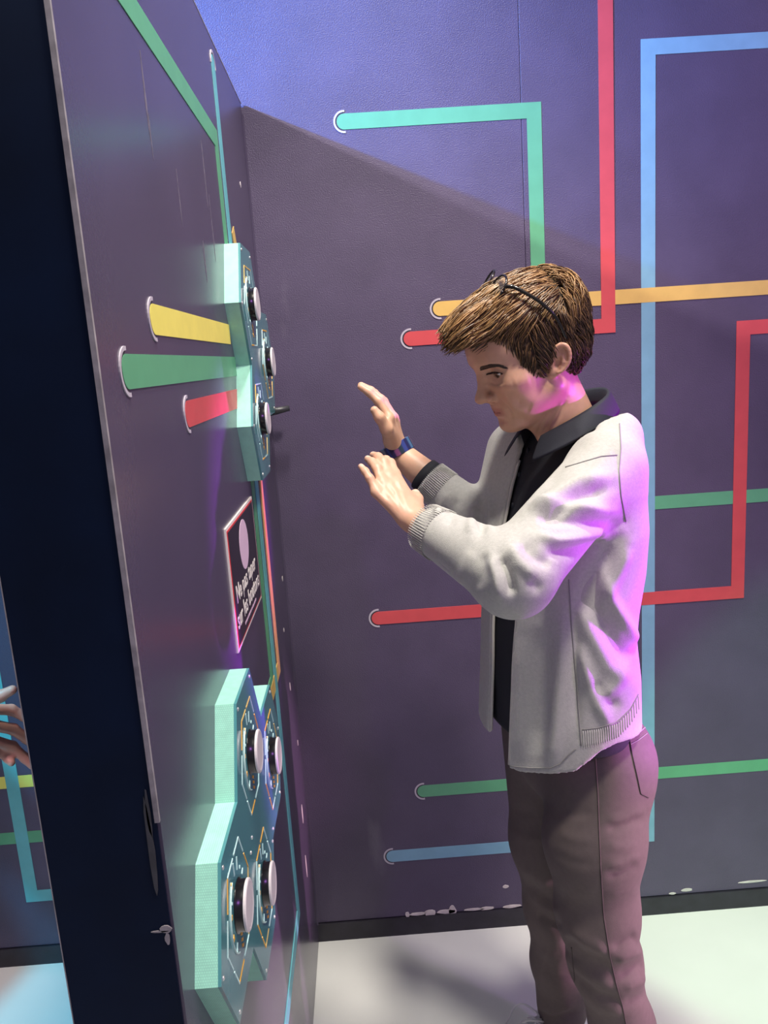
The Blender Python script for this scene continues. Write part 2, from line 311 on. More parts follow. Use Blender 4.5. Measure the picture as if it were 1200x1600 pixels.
# ------------------------------------------------------------------ hexagon boxes
HS, HD = .113, .0265                       # side, depth
def hex_pts(c, s=HS): return [(c[0]+s*math.cos(math.radians(a)), c[1]+s*math.sin(math.radians(a))) for a in range(0, 360, 60)]
def hexbox(name, label, centres, plate_split):
    c0 = centres[0]; root = empty(name, (XW, np.mean([c[0] for c in centres]), min(c[1] for c in centres)-.098), label, 'control panel')
    root['group'] = 'hexagon control boxes on the partition'
    def cluster(nm, x0, x1, mt, s=HS):
        bm = bmesh.new(); vs = {}
        def V(p):
            k = (round(p[0], 3), round(p[1], 3))
            if k not in vs: vs[k] = bm.verts.new((x0, p[0], p[1]))
            return vs[k]
        fs = [bm.faces.new([V(p) for p in hex_pts(c, s)]) for c in centres]
        r = bmesh.ops.extrude_face_region(bm, geom=fs)
        bmesh.ops.translate(bm, vec=(x1-x0, 0, 0), verts=[g for g in r['geom'] if isinstance(g, bmesh.types.BMVert)])
        inner = [f for f in bm.faces if abs(f.calc_center_median().x-x0) < 1e-6]
        return link(nm, shift(from_bm(bm, nm), root), mt, root)
    cluster('housing', XW, XW+HD-.0035, M['mint'])
    cluster('front_plate', XW+HD-.0035, XW+HD, M['plate'])
    xf = XW+HD
    F3 = lambda u, z: (xf, u, z)
    def seg(nm, a, b2, wd, mt, par, t=.0006):
        a = np.array(a); b2 = np.array(b2); d = b2-a; d /= np.linalg.norm(d); n = np.array([-d[1], d[0]])*wd/2
        return prism(nm, [a-n, b2-n, b2+n, a+n], F3, (1, 0, 0), t, M[mt], par)
    for hi, c in enumerate(centres):
        c = np.array(c)
        hp = [np.array(p) for p in hex_pts(c, HS*.66)]
        for i in range(6):
            a, b2 = hp[i], hp[(i+1) % 6]; mt = ('orange', 'yellow', 'orange', 'pale', 'orange', 'pale')[(i+hi) % 6]
            mid = (a+b2)/2; d = (b2-a)/np.linalg.norm(b2-a)
            seg('outline_bar', a, mid-d*.003, .0021, mt, root); seg('outline_bar', mid+d*.003, b2, .0021, mt if i % 2 else 'pale', root)
        # one-sided pale arc: glint on the dial groove's lit edge, put into colour
        kp = c+np.array([0, .004])
        for a0, a1 in ((115, 245),):
            an = np.radians(np.linspace(a0, a1, 21)); r0, r1 = .0472, .0484
            prism('dial_glint_arc', [kp+r1*np.array([math.cos(a), math.sin(a)]) for a in an]+[kp+r0*np.array([math.cos(a), math.sin(a)]) for a in an[::-1]], F3, (1, 0, 0), .0014, M['dial'], root)
        for a, r0, r1, mt, wd in ((70, .038, .052, 'pale', .003), (95, .040, .056, 'pale', .003), (118, .040, .050, 'orange', .003), (140, .036, .040, 'pale', .003), (160, .038, .043, 'orange', .005), (195, .038, .043, 'orange', .006), (228, .037, .047, 'pale', .003), (20, .038, .046, 'pale', .003), (45, .038, .042, 'pale', .003)):
            e = np.array([math.cos(math.radians(a)), math.sin(math.radians(a))]); seg('tick', kp+e*r0, kp+e*r1, wd, mt, root)
        for k in range(3):
            z0 = kp[1]-.034-k*.0075; seg('hatch_mark', (kp[0]-.004, z0), (kp[0]+.004, z0-.005), .0036, 'orange', root)
        # the knob: fluted-edge barrel, bevelled cap
        kn = bpy.data.objects.new('knob', None)
        bm = bmesh.new(); prof = [(0, .0292), (.0012, .0292), (.0018, .0270), (.0088, .0276), (.0095, .0268)]; n = 40
        rings = [[bm.verts.new((xf+h, kp[0]+r*math.cos(2*math.pi*j/n), kp[1]+r*math.sin(2*math.pi*j/n))) for j in range(n)] for h, r in prof]
        for a, b2 in zip(rings, rings[1:]):
            for j in range(n): bm.faces.new((a[j], a[(j+1) % n], b2[(j+1) % n], b2[j]))
        bm.faces.new(rings[-1]); bm.faces.new(rings[0][::-1])
        bpy.data.objects.remove(kn)
        ko = link('knob', shift(from_bm(bm, 'knob'), root), M['knob'], root, smooth=True, label='black rotary knob with a pale cap')
        ko.data.polygons[-1].use_smooth = False; ko.data.polygons[-2].use_smooth = False
        bm = bmesh.new(); prof = [(.0095, .0272), (.0100, .0280), (.0122, .0280), (.0132, .0268), (.0134, .0240), (.0131, .0235)]
        rings = [[bm.verts.new((xf+h, kp[0]+r*math.cos(2*math.pi*j/n), kp[1]+r*math.sin(2*math.pi*j/n))) for j in range(n)] for h, r in prof]
        for a, b2 in zip(rings, rings[1:]):
            for j in range(n): bm.faces.new((a[j], a[(j+1) % n], b2[(j+1) % n], b2[j]))
        bm.faces.new(rings[-1]); bm.faces.new(rings[0][::-1])
        link('cap', shift(from_bm(bm, 'cap'), root), M['cap'], ko)
        for p, full in zip(hex_pts(c, HS*.90), hex_pts(c, HS)):
            if sum(math.dist(full, q) < .01 for c2_ in centres for q in hex_pts(c2_, HS)) == 1 or random.random() < .25:
                bm = bmesh.new(); bmesh.ops.create_uvsphere(bm, u_segments=10, v_segments=6, radius=.0026)
                for q in bm.verts: q.co = Vector((xf+q.co.x*.55, p[0]+q.co.y, p[1]+q.co.z))
                link('screw', shift(from_bm(bm, 'screw'), root), M['screw'], root, smooth=True)
    # laminated layer lines on the under faces
    return root
UP = [(1.394, 1.552), (1.5635, 1.454), (1.394, 1.356)]
LO = [(.955, .950), (1.1245, .852), (.7855, .852), (.955, .754)]
hexbox('hexagon_knob_panel', 'upper teal box of three joined hexagons with three knobs, above the warning sign', UP, 0)
hexbox('hexagon_knob_panel', 'lower teal box of four joined hexagons with four knobs, below the warning sign', LO, 0)

# peg near the corner
pg = empty('wall_peg', (XW, 1.715, 1.355), 'small black tapered peg beside the upper hexagon box near the corner', 'peg')
tube('peg_body', [(XW, 1.715, 1.352), (XW+.02, 1.715, 1.354), (XW+.048, 1.715, 1.358)], [.009, .008, .006], M['peg'], pg, 14)
tube('peg_flange', [(XW, 1.715, 1.352), (XW+.004, 1.715, 1.352)], [.013, .013], M['peg'], pg, 16)

# ------------------------------------------------------------------ warning sign
sg = empty('warning_sign', (XW, 1.212, 1.045), 'dark warning sign with a pink disc and white lettering on the partition', 'sign')
def rect(nm, u0, u1, z0, z1, e, t, mt): return prism(nm, [(u0, z0), (u1, z0), (u1, z1), (u0, z1)], lambda u, z: (XW+e, u, z), (1, 0, 0), t, M[mt], sg)
rect('board', 1.076, 1.348, 1.046, 1.230, 0, .0024, 'signwhite')
rect('red_border', 1.081, 1.343, 1.0505, 1.2255, .0024, .0004, 'signred')
rect('dark_field', 1.0865, 1.3395, 1.0535, 1.2225, .0028, .0004, 'signdark')
prism('pink_disc', [(1.214+.043*math.cos(a), 1.176+.0395*math.sin(a)) for a in np.linspace(0, 2*math.pi, 40, endpoint=False)], lambda u, z: (XW+.0032, u, z), (1, 0, 0), .0004, M['signpink'], sg)
def text(s, u, z, size, mt, wd=None, bold=.006):
    c = bpy.data.curves.new('t', 'FONT'); c.body = s; c.size = size; c.extrude = .0002; c.offset = bold*size; c.resolution_u = 3
    t = bpy.data.objects.new('t', c); COL.objects.link(t)
    me = bpy.data.meshes.new_from_object(t.evaluated_get(bpy.context.evaluated_depsgraph_get()))
    COL.objects.unlink(t); bpy.data.objects.remove(t)
    xs = [q.co.x for q in me.vertices]; sc = (wd/(max(xs)-min(xs))) if wd else 1
    for q in me.vertices: q.co = Vector((XW+.0035+q.co.z, u+(q.co.x-min(xs))*sc, z+q.co.y))
    return link('lettering', shift(me, sg), M[mt], sg)
text('Ne pas taper', 1.104, 1.112, .038, 'signwhite', .205, .010)
text('sur les boutons', 1.092, 1.076, .038, 'signwhite', .238, .010)
u = 1.152
while u < 1.275:                            # a line of print too small to read
    l_ = random.uniform(.006, .016); rect('fine_print', u, u+l_, 1.0625, 1.0665, .0032, .0003, 'signpink'); u += l_+.0035


# ------------------------------------------------------------------ modelling by smooth solids
def vlen(a): return np.sqrt((a*a).sum(-1))
def rc(P, a, b, ra, rb):                     # limb: tapered capsule
    a = np.asarray(a, np.float32); b = np.asarray(b, np.float32); d = b-a
    t = np.clip(((P-a) @ d)/max(d.dot(d), 1e-12), 0, 1); return vlen(P-a-t[:, None]*d)-(ra+(rb-ra)*t)
def chain(P, pts, rr, k=.004):
    d = None
    for i in range(len(pts)-1):
        e = rc(P, pts[i], pts[i+1], rr[i], rr[i+1]); d = e if d is None else smin(d, e, k)
    return d
def ell(P, c, r, R=None):
    q = P-np.asarray(c, np.float32)
    if R is not None: q = q @ np.asarray(R, np.float32)
    r = np.asarray(r, np.float32); k0 = vlen(q/r); k1 = vlen(q/(r*r))+1e-9; return k0*(k0-1)/k1
def smin(a, b, k): h = np.maximum(k-np.abs(a-b), 0)/k; return np.minimum(a, b)-h*h*k*.25
def smax(a, b, k): return -smin(-a, -b, k)
def net(f, lo, hi, h, relax=1):
    """surface of f = 0 as a quad mesh (surface nets, evaluated only near the surface)"""
    lo = np.asarray(lo, float); hi = np.asarray(hi, float); B = 8
    nb = np.maximum(1, np.ceil((hi-lo)/(h*B)).astype(int)); n = nb*B
    ax = [lo[i]+h*B*(np.arange(nb[i])+.5) for i in range(3)]
    c = np.stack(np.meshgrid(*ax, indexing='ij'), -1).reshape(-1, 3).astype(np.float32)
    fc = f(c).reshape(nb); act = np.abs(fc) < h*B*1.35
    val = np.repeat(np.repeat(np.repeat(fc, B, 0), B, 1), B, 2).astype(np.float32)
    mk = np.repeat(np.repeat(np.repeat(act, B, 0), B, 1), B, 2)
    idx = np.argwhere(mk); P = (lo+h*idx).astype(np.float32)
    out = np.empty(len(P), np.float32)
    for s in range(0, len(P), 400000): out[s:s+400000] = f(P[s:s+400000])
    val[mk] = out
    s = val < 0; nx, ny, nz = val.shape
    cnt = np.zeros((nx-1, ny-1, nz-1), np.int8)
    for i in (0, 1):
        for j in (0, 1):
            for k in (0, 1): cnt += s[i:nx-1+i, j:ny-1+j, k:nz-1+k]
    cells = np.argwhere((cnt > 0) & (cnt < 8)); vid = -np.ones(cnt.shape, np.int32); vid[tuple(cells.T)] = np.arange(len(cells))
    acc = np.zeros((len(cells), 3)); num = np.zeros(len(cells))
    corners = [(i, j, k) for i in (0, 1) for j in (0, 1) for k in (0, 1)]
    for a in corners:
        for d in range(3):
            if a[d]: continue
            b = list(a); b[d] = 1
            va = val[tuple((cells+a).T)]; vb = val[tuple((cells+b).T)]; m_ = (va < 0) != (vb < 0)
            t = np.where(m_, va/np.where(m_, va-vb, 1), 0)
            p = cells+np.array(a, float); p[:, d] += t
            acc += np.where(m_[:, None], p, 0); num += m_
    V = lo+h*acc/num[:, None]
    Fs = []
    for d in range(3):
        sl0 = [slice(None)]*3; sl1 = [slice(None)]*3; sl0[d] = slice(0, -1); sl1[d] = slice(1, None)
        e = np.argwhere(s[tuple(sl0)] != s[tuple(sl1)]); u, v = (d+1) % 3, (d+2) % 3
        e = e[(e[:, u] > 0) & (e[:, v] > 0) & (e[:, u] < val.shape[u]-1) & (e[:, v] < val.shape[v]-1)]
        inside = s[tuple(e.T)]
        q = []
        for du, dv in ((-1, -1), (0, -1), (0, 0), (-1, 0)):
            g = e.copy(); g[:, u] += du; g[:, v] += dv; q.append(vid[tuple(g.T)])
        q = np.stack(q, -1); q[~inside] = q[~inside][:, ::-1]; Fs.append(q)
    Fq = np.concatenate(Fs); Fq = Fq[(Fq >= 0).all(1)]
    for _ in range(relax): V = lap(V, Fq, .5)
    return V, Fq
def lap(V, Fq, k):
    acc = np.zeros_like(V); num = np.zeros(len(V))
    for i in range(4):
        a, b = Fq[:, i], Fq[:, (i+1) % 4]
        for c in range(3): acc[:, c] += np.bincount(a, V[b, c], len(V))+np.bincount(b, V[a, c], len(V))
        num += np.bincount(a, minlength=len(V))+np.bincount(b, minlength=len(V))
    return V+k*(acc/np.maximum(num, 1)[:, None]-V)
def normals(V, Fq):
    n = np.cross(V[Fq[:, 2]]-V[Fq[:, 0]], V[Fq[:, 3]]-V[Fq[:, 1]]); N = np.zeros_like(V)
    for i in range(4):
        for c in range(3): N[:, c] += np.bincount(Fq[:, i], n[:, c], len(V))
    return N/(vlen(N)[:, None]+1e-12)
def polydist(x, y, pts):                      # distance in the picture to a polyline, and the way along it
    best = np.full(x.shape, 1e9); tt = np.zeros(x.shape); p = np.asarray(pts, float)
    for i in range(len(p)-1):
        d = p[i+1]-p[i]; t = np.clip(((x-p[i, 0])*d[0]+(y-p[i, 1])*d[1])/max(d.dot(d), 1e-9), 0, 1)
        e = np.hypot(x-p[i, 0]-t*d[0], y-p[i, 1]-t*d[1]); m_ = e < best; best[m_] = e[m_]; tt[m_] = (i+t[m_])/(len(p)-1)
    return best, tt
def folds(V, Fq, lst, yr=None):
    """raise (+) or press in (-) folds of cloth along the lines where the photograph shows them, on the side one sees"""
    N = normals(V, Fq); x, y = px(V); see = ((V-CAM)*N).sum(1)
    fac = np.clip(-see/np.linalg.norm(V-CAM, axis=1)/.25, 0, 1)
    D = np.zeros(len(V))
    for pts, wd, amp in lst:
        e, t = polydist(x, y, pts); D += amp*np.exp(-(e/wd)**2)*np.clip(np.sin(np.pi*np.clip(t, .04, .96))*1.6, .15, 1)
    return V+N*(D*fac)[:, None]

TH = math.radians(20); FW = np.array([-math.cos(TH), -math.sin(TH), 0]); LF = np.array([math.sin(TH), -math.cos(TH), 0])
TC = np.array([.305, 1.245, 0])               # the trunk's axis
def TL(f, l, z): return TC+f*FW+l*LF+np.array([0, 0, z])
def loft(P, st, off=0.):
    """trunk: elliptic sections (z, half depth, half width, forward shift)"""
    st = np.asarray(st, np.float32); z = P[:, 2]; q = P-TC.astype(np.float32)
    f = q @ FW.astype(np.float32); l = q @ LF.astype(np.float32)
    a = np.interp(z, st[:, 0], st[:, 1])+off; b = np.interp(z, st[:, 0], st[:, 2])+off; f = f-np.interp(z, st[:, 0], st[:, 3])
    a = np.maximum(a, .005); b = np.maximum(b, .005)
    k0 = np.sqrt((f/a)**2+(l/b)**2)+1e-6; k1 = np.sqrt((f/(a*a))**2+(l/(b*b))**2)+1e-6
    d = k0*(k0-1)/k1
    return smax(d, np.maximum(z-st[-1, 0]-off, st[0, 0]-z), .02)

pers = empty('person', (.33, 1.245, 0), 'person in pale grey zip jacket and taupe trousers raising both hands towards the knobs', 'person')
def sdf_obj(name, V, Fq, mt, parent=None, col=None, label=None):
    me = fast_mesh(name, V, Fq)
    if col is not None: set_col(me, col)
    return link(name, shift(me, parent), mt, parent, smooth=True, label=label)

# ------------------------------------------------------------------ joints
LSH = at(950, 728, 1.14); LEL = at(802, 900, 1.010); LWR = at(648, 814, 1.165)
RSH = TL(-.012, -.128, 1.272); REL = at(776, 838, 1.315); RWR = at(619, 704, 1.405)
LHIP = TL(-.025, .078, .775); LKN = at(933, 1425, 1.15); LAN = np.array([.395, 1.165, .085])
RHIP = TL(-.02, -.078, .775); RKN = at(868, 1415, 1.325); RAN = at(878, 1572, 1.365)

# ------------------------------------------------------------------ head (own frame: x forward, y left, z up, metres)
HY, HP = math.radians(13), math.radians(18.6); HSC = .954
hf = np.array([-math.cos(HY)*math.cos(HP), -math.sin(HY)*math.cos(HP), -math.sin(HP)])
hl = np.array([math.sin(HY), -math.cos(HY), 0]); hu = np.cross(hf, hl)
HR = np.stack([hf, hl, hu]).astype(np.float32)          # rows: axes
H0 = np.array([.271, 1.240, 1.425])                    # midpoint between the ears
def toH(P): return ((P-H0.astype(np.float32)) @ HR.T)/HSC
def fromH(p): return np.asarray(p) @ HR*HSC+H0
NB = TL(-.034, 0, 1.318)                                # base of the neck
nb = toH(NB[None])[0]; nb[2] /= .843
def head_sdf(p):
    p = p.copy(); p[:, 2] = np.where(p[:, 2] < 0, p[:, 2]/.843, p[:, 2])
    d = ell(p, (-.006, 0, .044), (.091, .071, .079))
    d = smin(d, ell(p, (.030, 0, -.010), (.055, .058, .070)), .03)
    d = smin(d, ell(p, (.049, 0, .058), (.043, .056, .040)), .03)          # forehead
    for s in (1, -1):
        d = smin(d, rc(p, (.000, s*.050, -.045), (.056, s*.018, -.086), .016, .015), .030)   # jaw
        d = smin(d, ell(p, (.050, s*.042, -.008), (.028, .021, .020)), .020)                # cheekbone
        d = smin(d, ell(p, (.045, s*.034, -.045), (.028, .020, .026)), .025)                # cheek
    d = smin(d, ell(p, (.067, 0, -.088), (.017, .019, .016)), .022)                         # chin
    d = smin(d, ell(p, (.066, 0, -.052), (.018, .026, .024)), .020)                         # muzzle
    d = smin(d, rc(p, (.076, -.028, .036), (.076, .028, .036), .010, .010), .016)           # brow
    for s in (1, -1): d = smax(d, -ell(p, (.092, s*.034, .016), (.021, .019, .0125)), .014)  # orbit
    d = smin(d, chain(p, [(.079, 0, .030), (.088, 0, .012), (.0990, 0, -.014), (.1015, 0, -.020)], [.0080, .0075, .0085, .0088], .006), .010)
    d = smin(d, ell(p, (.1015, 0, -.0205), (.0098, .0098, .0085)), .006)
    for s in (1, -1):
        d = smin(d, ell(p, (.0865, s*.0135, -.0250), (.0112, .0066, .0082)), .006)
        d = smax(d, -ell(p, (.0925, s*.0078, -.0325), (.0068, .0040, .0040)), .003)
    d = smin(d, rc(p, (.093, 0, -.028), (.084, 0, -.036), .0042, .005), .005)
    # lips
    for s in (1, -1):
        d = smin(d, rc(p, (.0700, s*.0225, -.0570), (.0830, s*.003, -.0500), .0030, .0046), .006)
        d = smin(d, rc(p, (.0700, s*.0215, -.0580), (.0812, s*.002, -.0622), .0030, .0054), .006)
    mouth = np.minimum(rc(p, (.0890, 0, -.0562), (.0755, .0235, -.0580), .0016, .0012), rc(p, (.0890, 0, -.0562), (.0755, -.0235, -.0580), .0016, .0012))
    d = smax(d, -mouth, .003)
    d = smax(d, -ell(p, (.0905, 0, -.0745), (.010, .020, .006)), .010)                      # under the lip
    # lids: shells around the eyeballs, open in a slit that looks down
    for s in (1, -1):
        c = np.array([.0645, s*.0320, .0165], np.float32); q = p-c; r = vlen(q)
        ang = np.arctan2(q[:, 2], np.maximum(q[:, 0], 1e-4)); lat = np.clip(1-(q[:, 1]/.0135)**2, 0, 1)
        up_, lo_ = .26*lat-.12, -.58*lat-.12
        slit = np.maximum(np.minimum(up_-ang, ang-lo_), -.5)*.013
        lid = np.maximum(r-.0141, slit)
        d = smin(d, lid, .006)
        d = np.maximum(d, -np.maximum(r-.0126, -slit*-1)) if False else smax(d, -np.maximum(r-.0150, .001-slit), .0015)
    # ears
    for s in (1, -1):
        e = np.array([-.009, s*.0720, .001], np.float32); q = p-e; q = q*np.array([1, s, 1], np.float32)
        fl = .42; cx, sx = math.cos(fl), math.sin(fl); tl = .52; ct, st_ = math.cos(tl), math.sin(tl)
        a_ = q[:, 0]*cx+q[:, 1]*-sx; b_ = q[:, 0]*sx+q[:, 1]*cx; z_ = q[:, 2]
        qe = np.stack([a_*ct+z_*st_, b_, -a_*st_+z_*ct], -1).astype(np.float32)*np.float32(1.12)   # x across, y out, z along
        ear = ell(qe, (-.006, .001, .004), (.0165, .0055, .0300))
        ear = smin(ear, ell(qe, (-.001, .0, -.022), (.0085, .0048, .0100)), .006)
        rim = [(-.0045+.0160*math.cos(t), .0035+.0050*math.sin(min(t, 3.14)*.75), .0055+.0262*math.sin(t)) for t in np.radians(np.linspace(15, 255, 15))]
        ear = smin(ear, chain(qe, rim, [.0030]+[.0035]*10+[.0033, .0031, .0030, .0028], .003), .004)
        ear = smax(ear, -ell(qe, (-.002, .0090, -.002), (.0085, .0085, .0125)), .003)
        ear = smin(ear, chain(qe, [(-.010, .005, -.010), (-.0115, .006, .002), (-.008, .0055, .014)], [.0022, .0027, .0022], .003), .004)
        ear = smin(ear, ell(qe, (.0085, .003, -.006), (.004, .0035, .006)), .005)
        d = smin(d, ear, .006)
    # neck
    d = smin(d, rc(p, (-.016, 0, -.030), nb+np.array([.004, 0, .0]), .047, .050), .030)
    d = smin(d, rc(p, (.022, 0, -.078), nb+np.array([.022, 0, -.0]), .018, .026), .035)
    return d

# ------------------------------------------------------------------ hands
def hand_sdf(P, wr, knuck, fing, thumb, fr, fore):
    d = rc(P, fore, wr, .0290, .0215)
    for i, (mc, js) in enumerate(zip(knuck, fing)):
        cm = wr+(mc-wr)*.22+(mc-np.mean(knuck, 0))*.25
        d = smin(d, rc(P, cm, mc, .0115, .0086), .014)
    for i, (mc, js) in enumerate(zip(knuck, fing)):
        r = fr[i]; pts = [mc]+list(js)
        dd = chain(P, pts, [r*1.12, r*1.05, r*.95, r*.80], .004)
        dd = np.minimum(dd, vlen(P-pts[1].astype(np.float32))-r*1.10)
        d = smin(d, dd, .006)
    t = chain(P, thumb, [.0140, .0105, .0088, .0072], .006)
    return smin(d, t, .012)
def bend(a, b, n, h):      # three joints between knuckle a and tip b, arched along n
    a = np.asarray(a); b = np.asarray(b); n = np.asarray(n)
    return [a+(b-a)*.46+n*h, a+(b-a)*.76+n*h*.75, b]
lw = LWR
lk = [at(617, 741, 1.230), at(607, 745, 1.218), at(597, 755, 1.203), at(588, 769, 1.188)]
back = -np.cross(lk[0]-lk[3], np.mean(lk, 0)-lw); back /= np.linalg.norm(back)
if back[1] > 0: back = -back
lt = [at(596, 718, 1.285), at(583, 711, 1.280), at(574.5, 717, 1.255), at(564, 729, 1.215)]
lf_ = [bend(a, b, back, h) for a, b, h in zip(lk, lt, (.010, .010, .008, .004))]
lth = [at(644, 802, 1.180), at(651, 792, 1.195), at(652, 780, 1.207), at(649, 771, 1.218)]
FRL = [.0074, .0076, .0073, .0062]
def lhand(P): return hand_sdf(P, lw, lk, lf_, lth, FRL, lw+(LEL-lw)*.35)
rw = RWR
rk = [at(608, 653, 1.360), at(612, 651, 1.382), at(615, 653, 1.402), at(617, 658, 1.420)]
rt = [at(563.5, 604.5, 1.375), at(564, 602, 1.400), at(570, 606, 1.425), at(583, 622, 1.440)]
bk = np.array([.8, 0, .55])
rf_ = [bend(a, b, bk, h) for a, b, h in zip(rk, rt, (.006, .008, .008, .004))]
rth = [at(611, 688, 1.382), at(604, 670, 1.345), at(593, 652, 1.335), at(585, 641, 1.335)]
def rhand(P): return hand_sdf(P, rw, rk, rf_, rth, FRL, rw+(REL-rw)*.35)

# ------------------------------------------------------------------ body: one figure
BST = [(.68, .06, .11, -.03), (.76, .078, .130, -.03), (.86, .078, .130, -.01), (.99, .078, .130, .006), (1.10, .082, .132, -.006), (1.167, .078, .135, -.018), (1.23, .060, .130, -.024), (1.29, .045, .10, -.032), (1.325, .040, .06, -.034)]
def body_sdf(P):
    d = loft(P, BST)
    for a, b, c in ((LSH, LEL, lw+(LEL-lw)*.3), (RSH, REL, rw+(REL-rw)*.3)):
        d = smin(d, rc(P, a, b, .045, .036), .03); d = smin(d, rc(P, b, c, .036, .028), .015)
    for a, b, c in ((LHIP, LKN, LAN), (RHIP, RKN, RAN)):
        d = smin(d, rc(P, a, b, .060, .044), .03); d = smin(d, rc(P, b, c, .046, .032), .02)
    return smin(d, rc(P, NB-np.array([0, 0, .03]), NB, .046, .046), .03)
def headw(P): return head_sdf(toH(P))*HSC
def toes(a): return a+np.array([0, 0, 0])
parts = [net(headw, H0-[.16, .16, .17], H0+[.16, .16, .16], .0015, 1),
         net(lhand, np.min(lk+lt+lth+[lw+(LEL-lw)*.3], 0)-.03, np.max(lk+lt+lth+[lw+(LEL-lw)*.3], 0)+.03, .0017, 1),
         net(rhand, np.min(rk+rt+rth+[rw+(REL-rw)*.3], 0)-.03, np.max(rk+rt+rth+[rw+(REL-rw)*.3], 0)+.03, .0017, 1),
         net(body_sdf, (.0, .90, .03), (.62, 1.60, 1.36), .009, 1)]
nh = len(parts[0][0]); nl = len(parts[1][0]); nr = len(parts[2][0])
HV = folds(*parts[0], [([(835, 688), (848, 660), (862, 640)], 3, -.0022), ([(846, 682), (860, 655), (872, 632)], 3, -.0020), ([(860, 672), (874, 650), (886, 622)], 3.5, -.0022), ([(824, 672), (842, 658), (852, 645)], 3, -.0014), ([(852, 684), (868, 655), (880, 628)], 4, .0014), ([(765, 611), (771, 618), (771, 629)], 2.5, -.0014), ([(800, 600), (830, 592)], 10, .0014), ([(806, 628), (832, 640)], 9, -.0018), ([(756, 590), (758, 602)], 4, -.0012), ([(776, 658), (790, 660)], 3, -.0010),
    ([(770, 616), (781, 627), (793, 639), (800, 652)], 3.5, -.0026), ([(762, 596), (773, 601), (787, 598)], 2.5, -.0018), ([(797, 645), (801, 655)], 3, -.0012), ([(790, 612), (806, 622), (812, 640)], 7, -.0012), ([(760, 577.5), (773, 575.5), (788, 581)], 2.0, -.0018)])
LV = folds(*parts[1], [([(640, 800), (619, 741)], 3, .0007), ([(632, 798), (607, 745)], 3, .0008), ([(624, 796), (597, 753)], 3, .0007), ([(616, 794), (589, 767)], 3, .0005), ([(630, 770), (613, 752)], 4, -.0012), ([(618, 774), (601, 757)], 4, -.0012), ([(608, 782), (594, 765)], 4, -.0010), ([(596, 735), (592, 740)], 2, -.0006), ([(577, 748), (572, 752)], 2, -.0006)])
Vs = [HV, LV, parts[2][0], parts[3][0]]; Fs = []; o_ = 0
for (v, f), V in zip(parts, Vs): Fs.append(f+o_); o_ += len(V)
BV = np.concatenate(Vs); BF = np.concatenate(Fs)
base = np.array([.60, .345, .235]); col = np.tile(base, (len(BV), 1))
ph = toH(BV[:nh].astype(np.float32))
lip = np.exp(-((ph[:, 2]/.843+.0562)/.0085)**4)*np.exp(-(ph[:, 1]/.0225)**6)*(ph[:, 0] > .065)
def tint(c, w, t): c[:] = c*(1-w[:, None])+np.array(t)*w[:, None]
hc = col[:nh]
tint(hc, np.clip(lip, 0, 1)*.75, (.42, .13, .12))
tint(hc, .35*np.exp(-vlen((ph-np.array([.055, .045, -.012]))/np.array([.03, .03, .02]))**2), (.62, .26, .19))
tint(hc, .45*np.exp(-((vlen(ph-np.array([-.012, .078, .004]))/.03)**4)), (.66, .30, .22))
tint(hc, .30*np.exp(-vlen((ph-np.array([.072, .034, .004]))/np.array([.012, .014, .006]))**2), (.36, .20, .17))
col[nh:nh+nl+nr] = (.66, .385, .265)
for tip, pre, nn in [(lt[i], lf_[i][1], back) for i in range(4)]+[(lth[3], lth[2], back)]:      # nails
    q = BV[nh:nh+nl]-(tip+(tip-pre)*.02+nn*.006); a_ = tip-pre; a_ = a_/np.linalg.norm(a_)
    ww = np.exp(-(vlen(q)/.0058)**6); tint(col[nh:nh+nl], ww*.6, (.80, .55, .46))
body = sdf_obj('body', BV, BF, M['skin'], pers, col)

# eyes
for s in (1, -1):
    bm = bmesh.new(); bmesh.ops.create_uvsphere(bm, u_segments=32, v_segments=24, radius=.0124)
    pts = np.array([v.co for v in bm.verts]); g = np.array([.88, 0, -.36]); g /= np.linalg.norm(g); dt = (pts/.0124) @ g
    c = fromH(np.array([.0645, s*.0320, .0165])+pts/HSC*1.0)
    for v, p in zip(bm.verts, c): v.co = Vector(p)
    me = from_bm(bm, 'eye'); cc = np.tile([.72, .66, .62], (len(pts), 1)); cc[dt > .84] = (.10, .055, .03); cc[dt > .955] = (.006, .005, .005); set_col(me, cc)
    link('eye', shift(me, pers), M['eyewhite'], pers, smooth=True)

def bvh_of(V, Fq): return BVHTree.FromPolygons([tuple(p) for p in V], [tuple(int(i) for i in q) for q in Fq])
def cast(bv, pts, n=24, lift=.0008):
    """the line on a surface that the photograph shows along these points"""
    pts = np.asarray(pts, float); t = np.linspace(0, len(pts)-1, n); out = []
    for a in t:
        x = np.interp(a, np.arange(len(pts)), pts[:, 0]); y = np.interp(a, np.arange(len(pts)), pts[:, 1]); d = RC @ np.array([x-600, y-800, F_PX]); d /= np.linalg.norm(d)
        h = bv.ray_cast(Vector(CAM), Vector(d))
        if h[0] is not None: out.append(np.array(h[0])+np.array(h[1])*lift)
    return np.array(out)

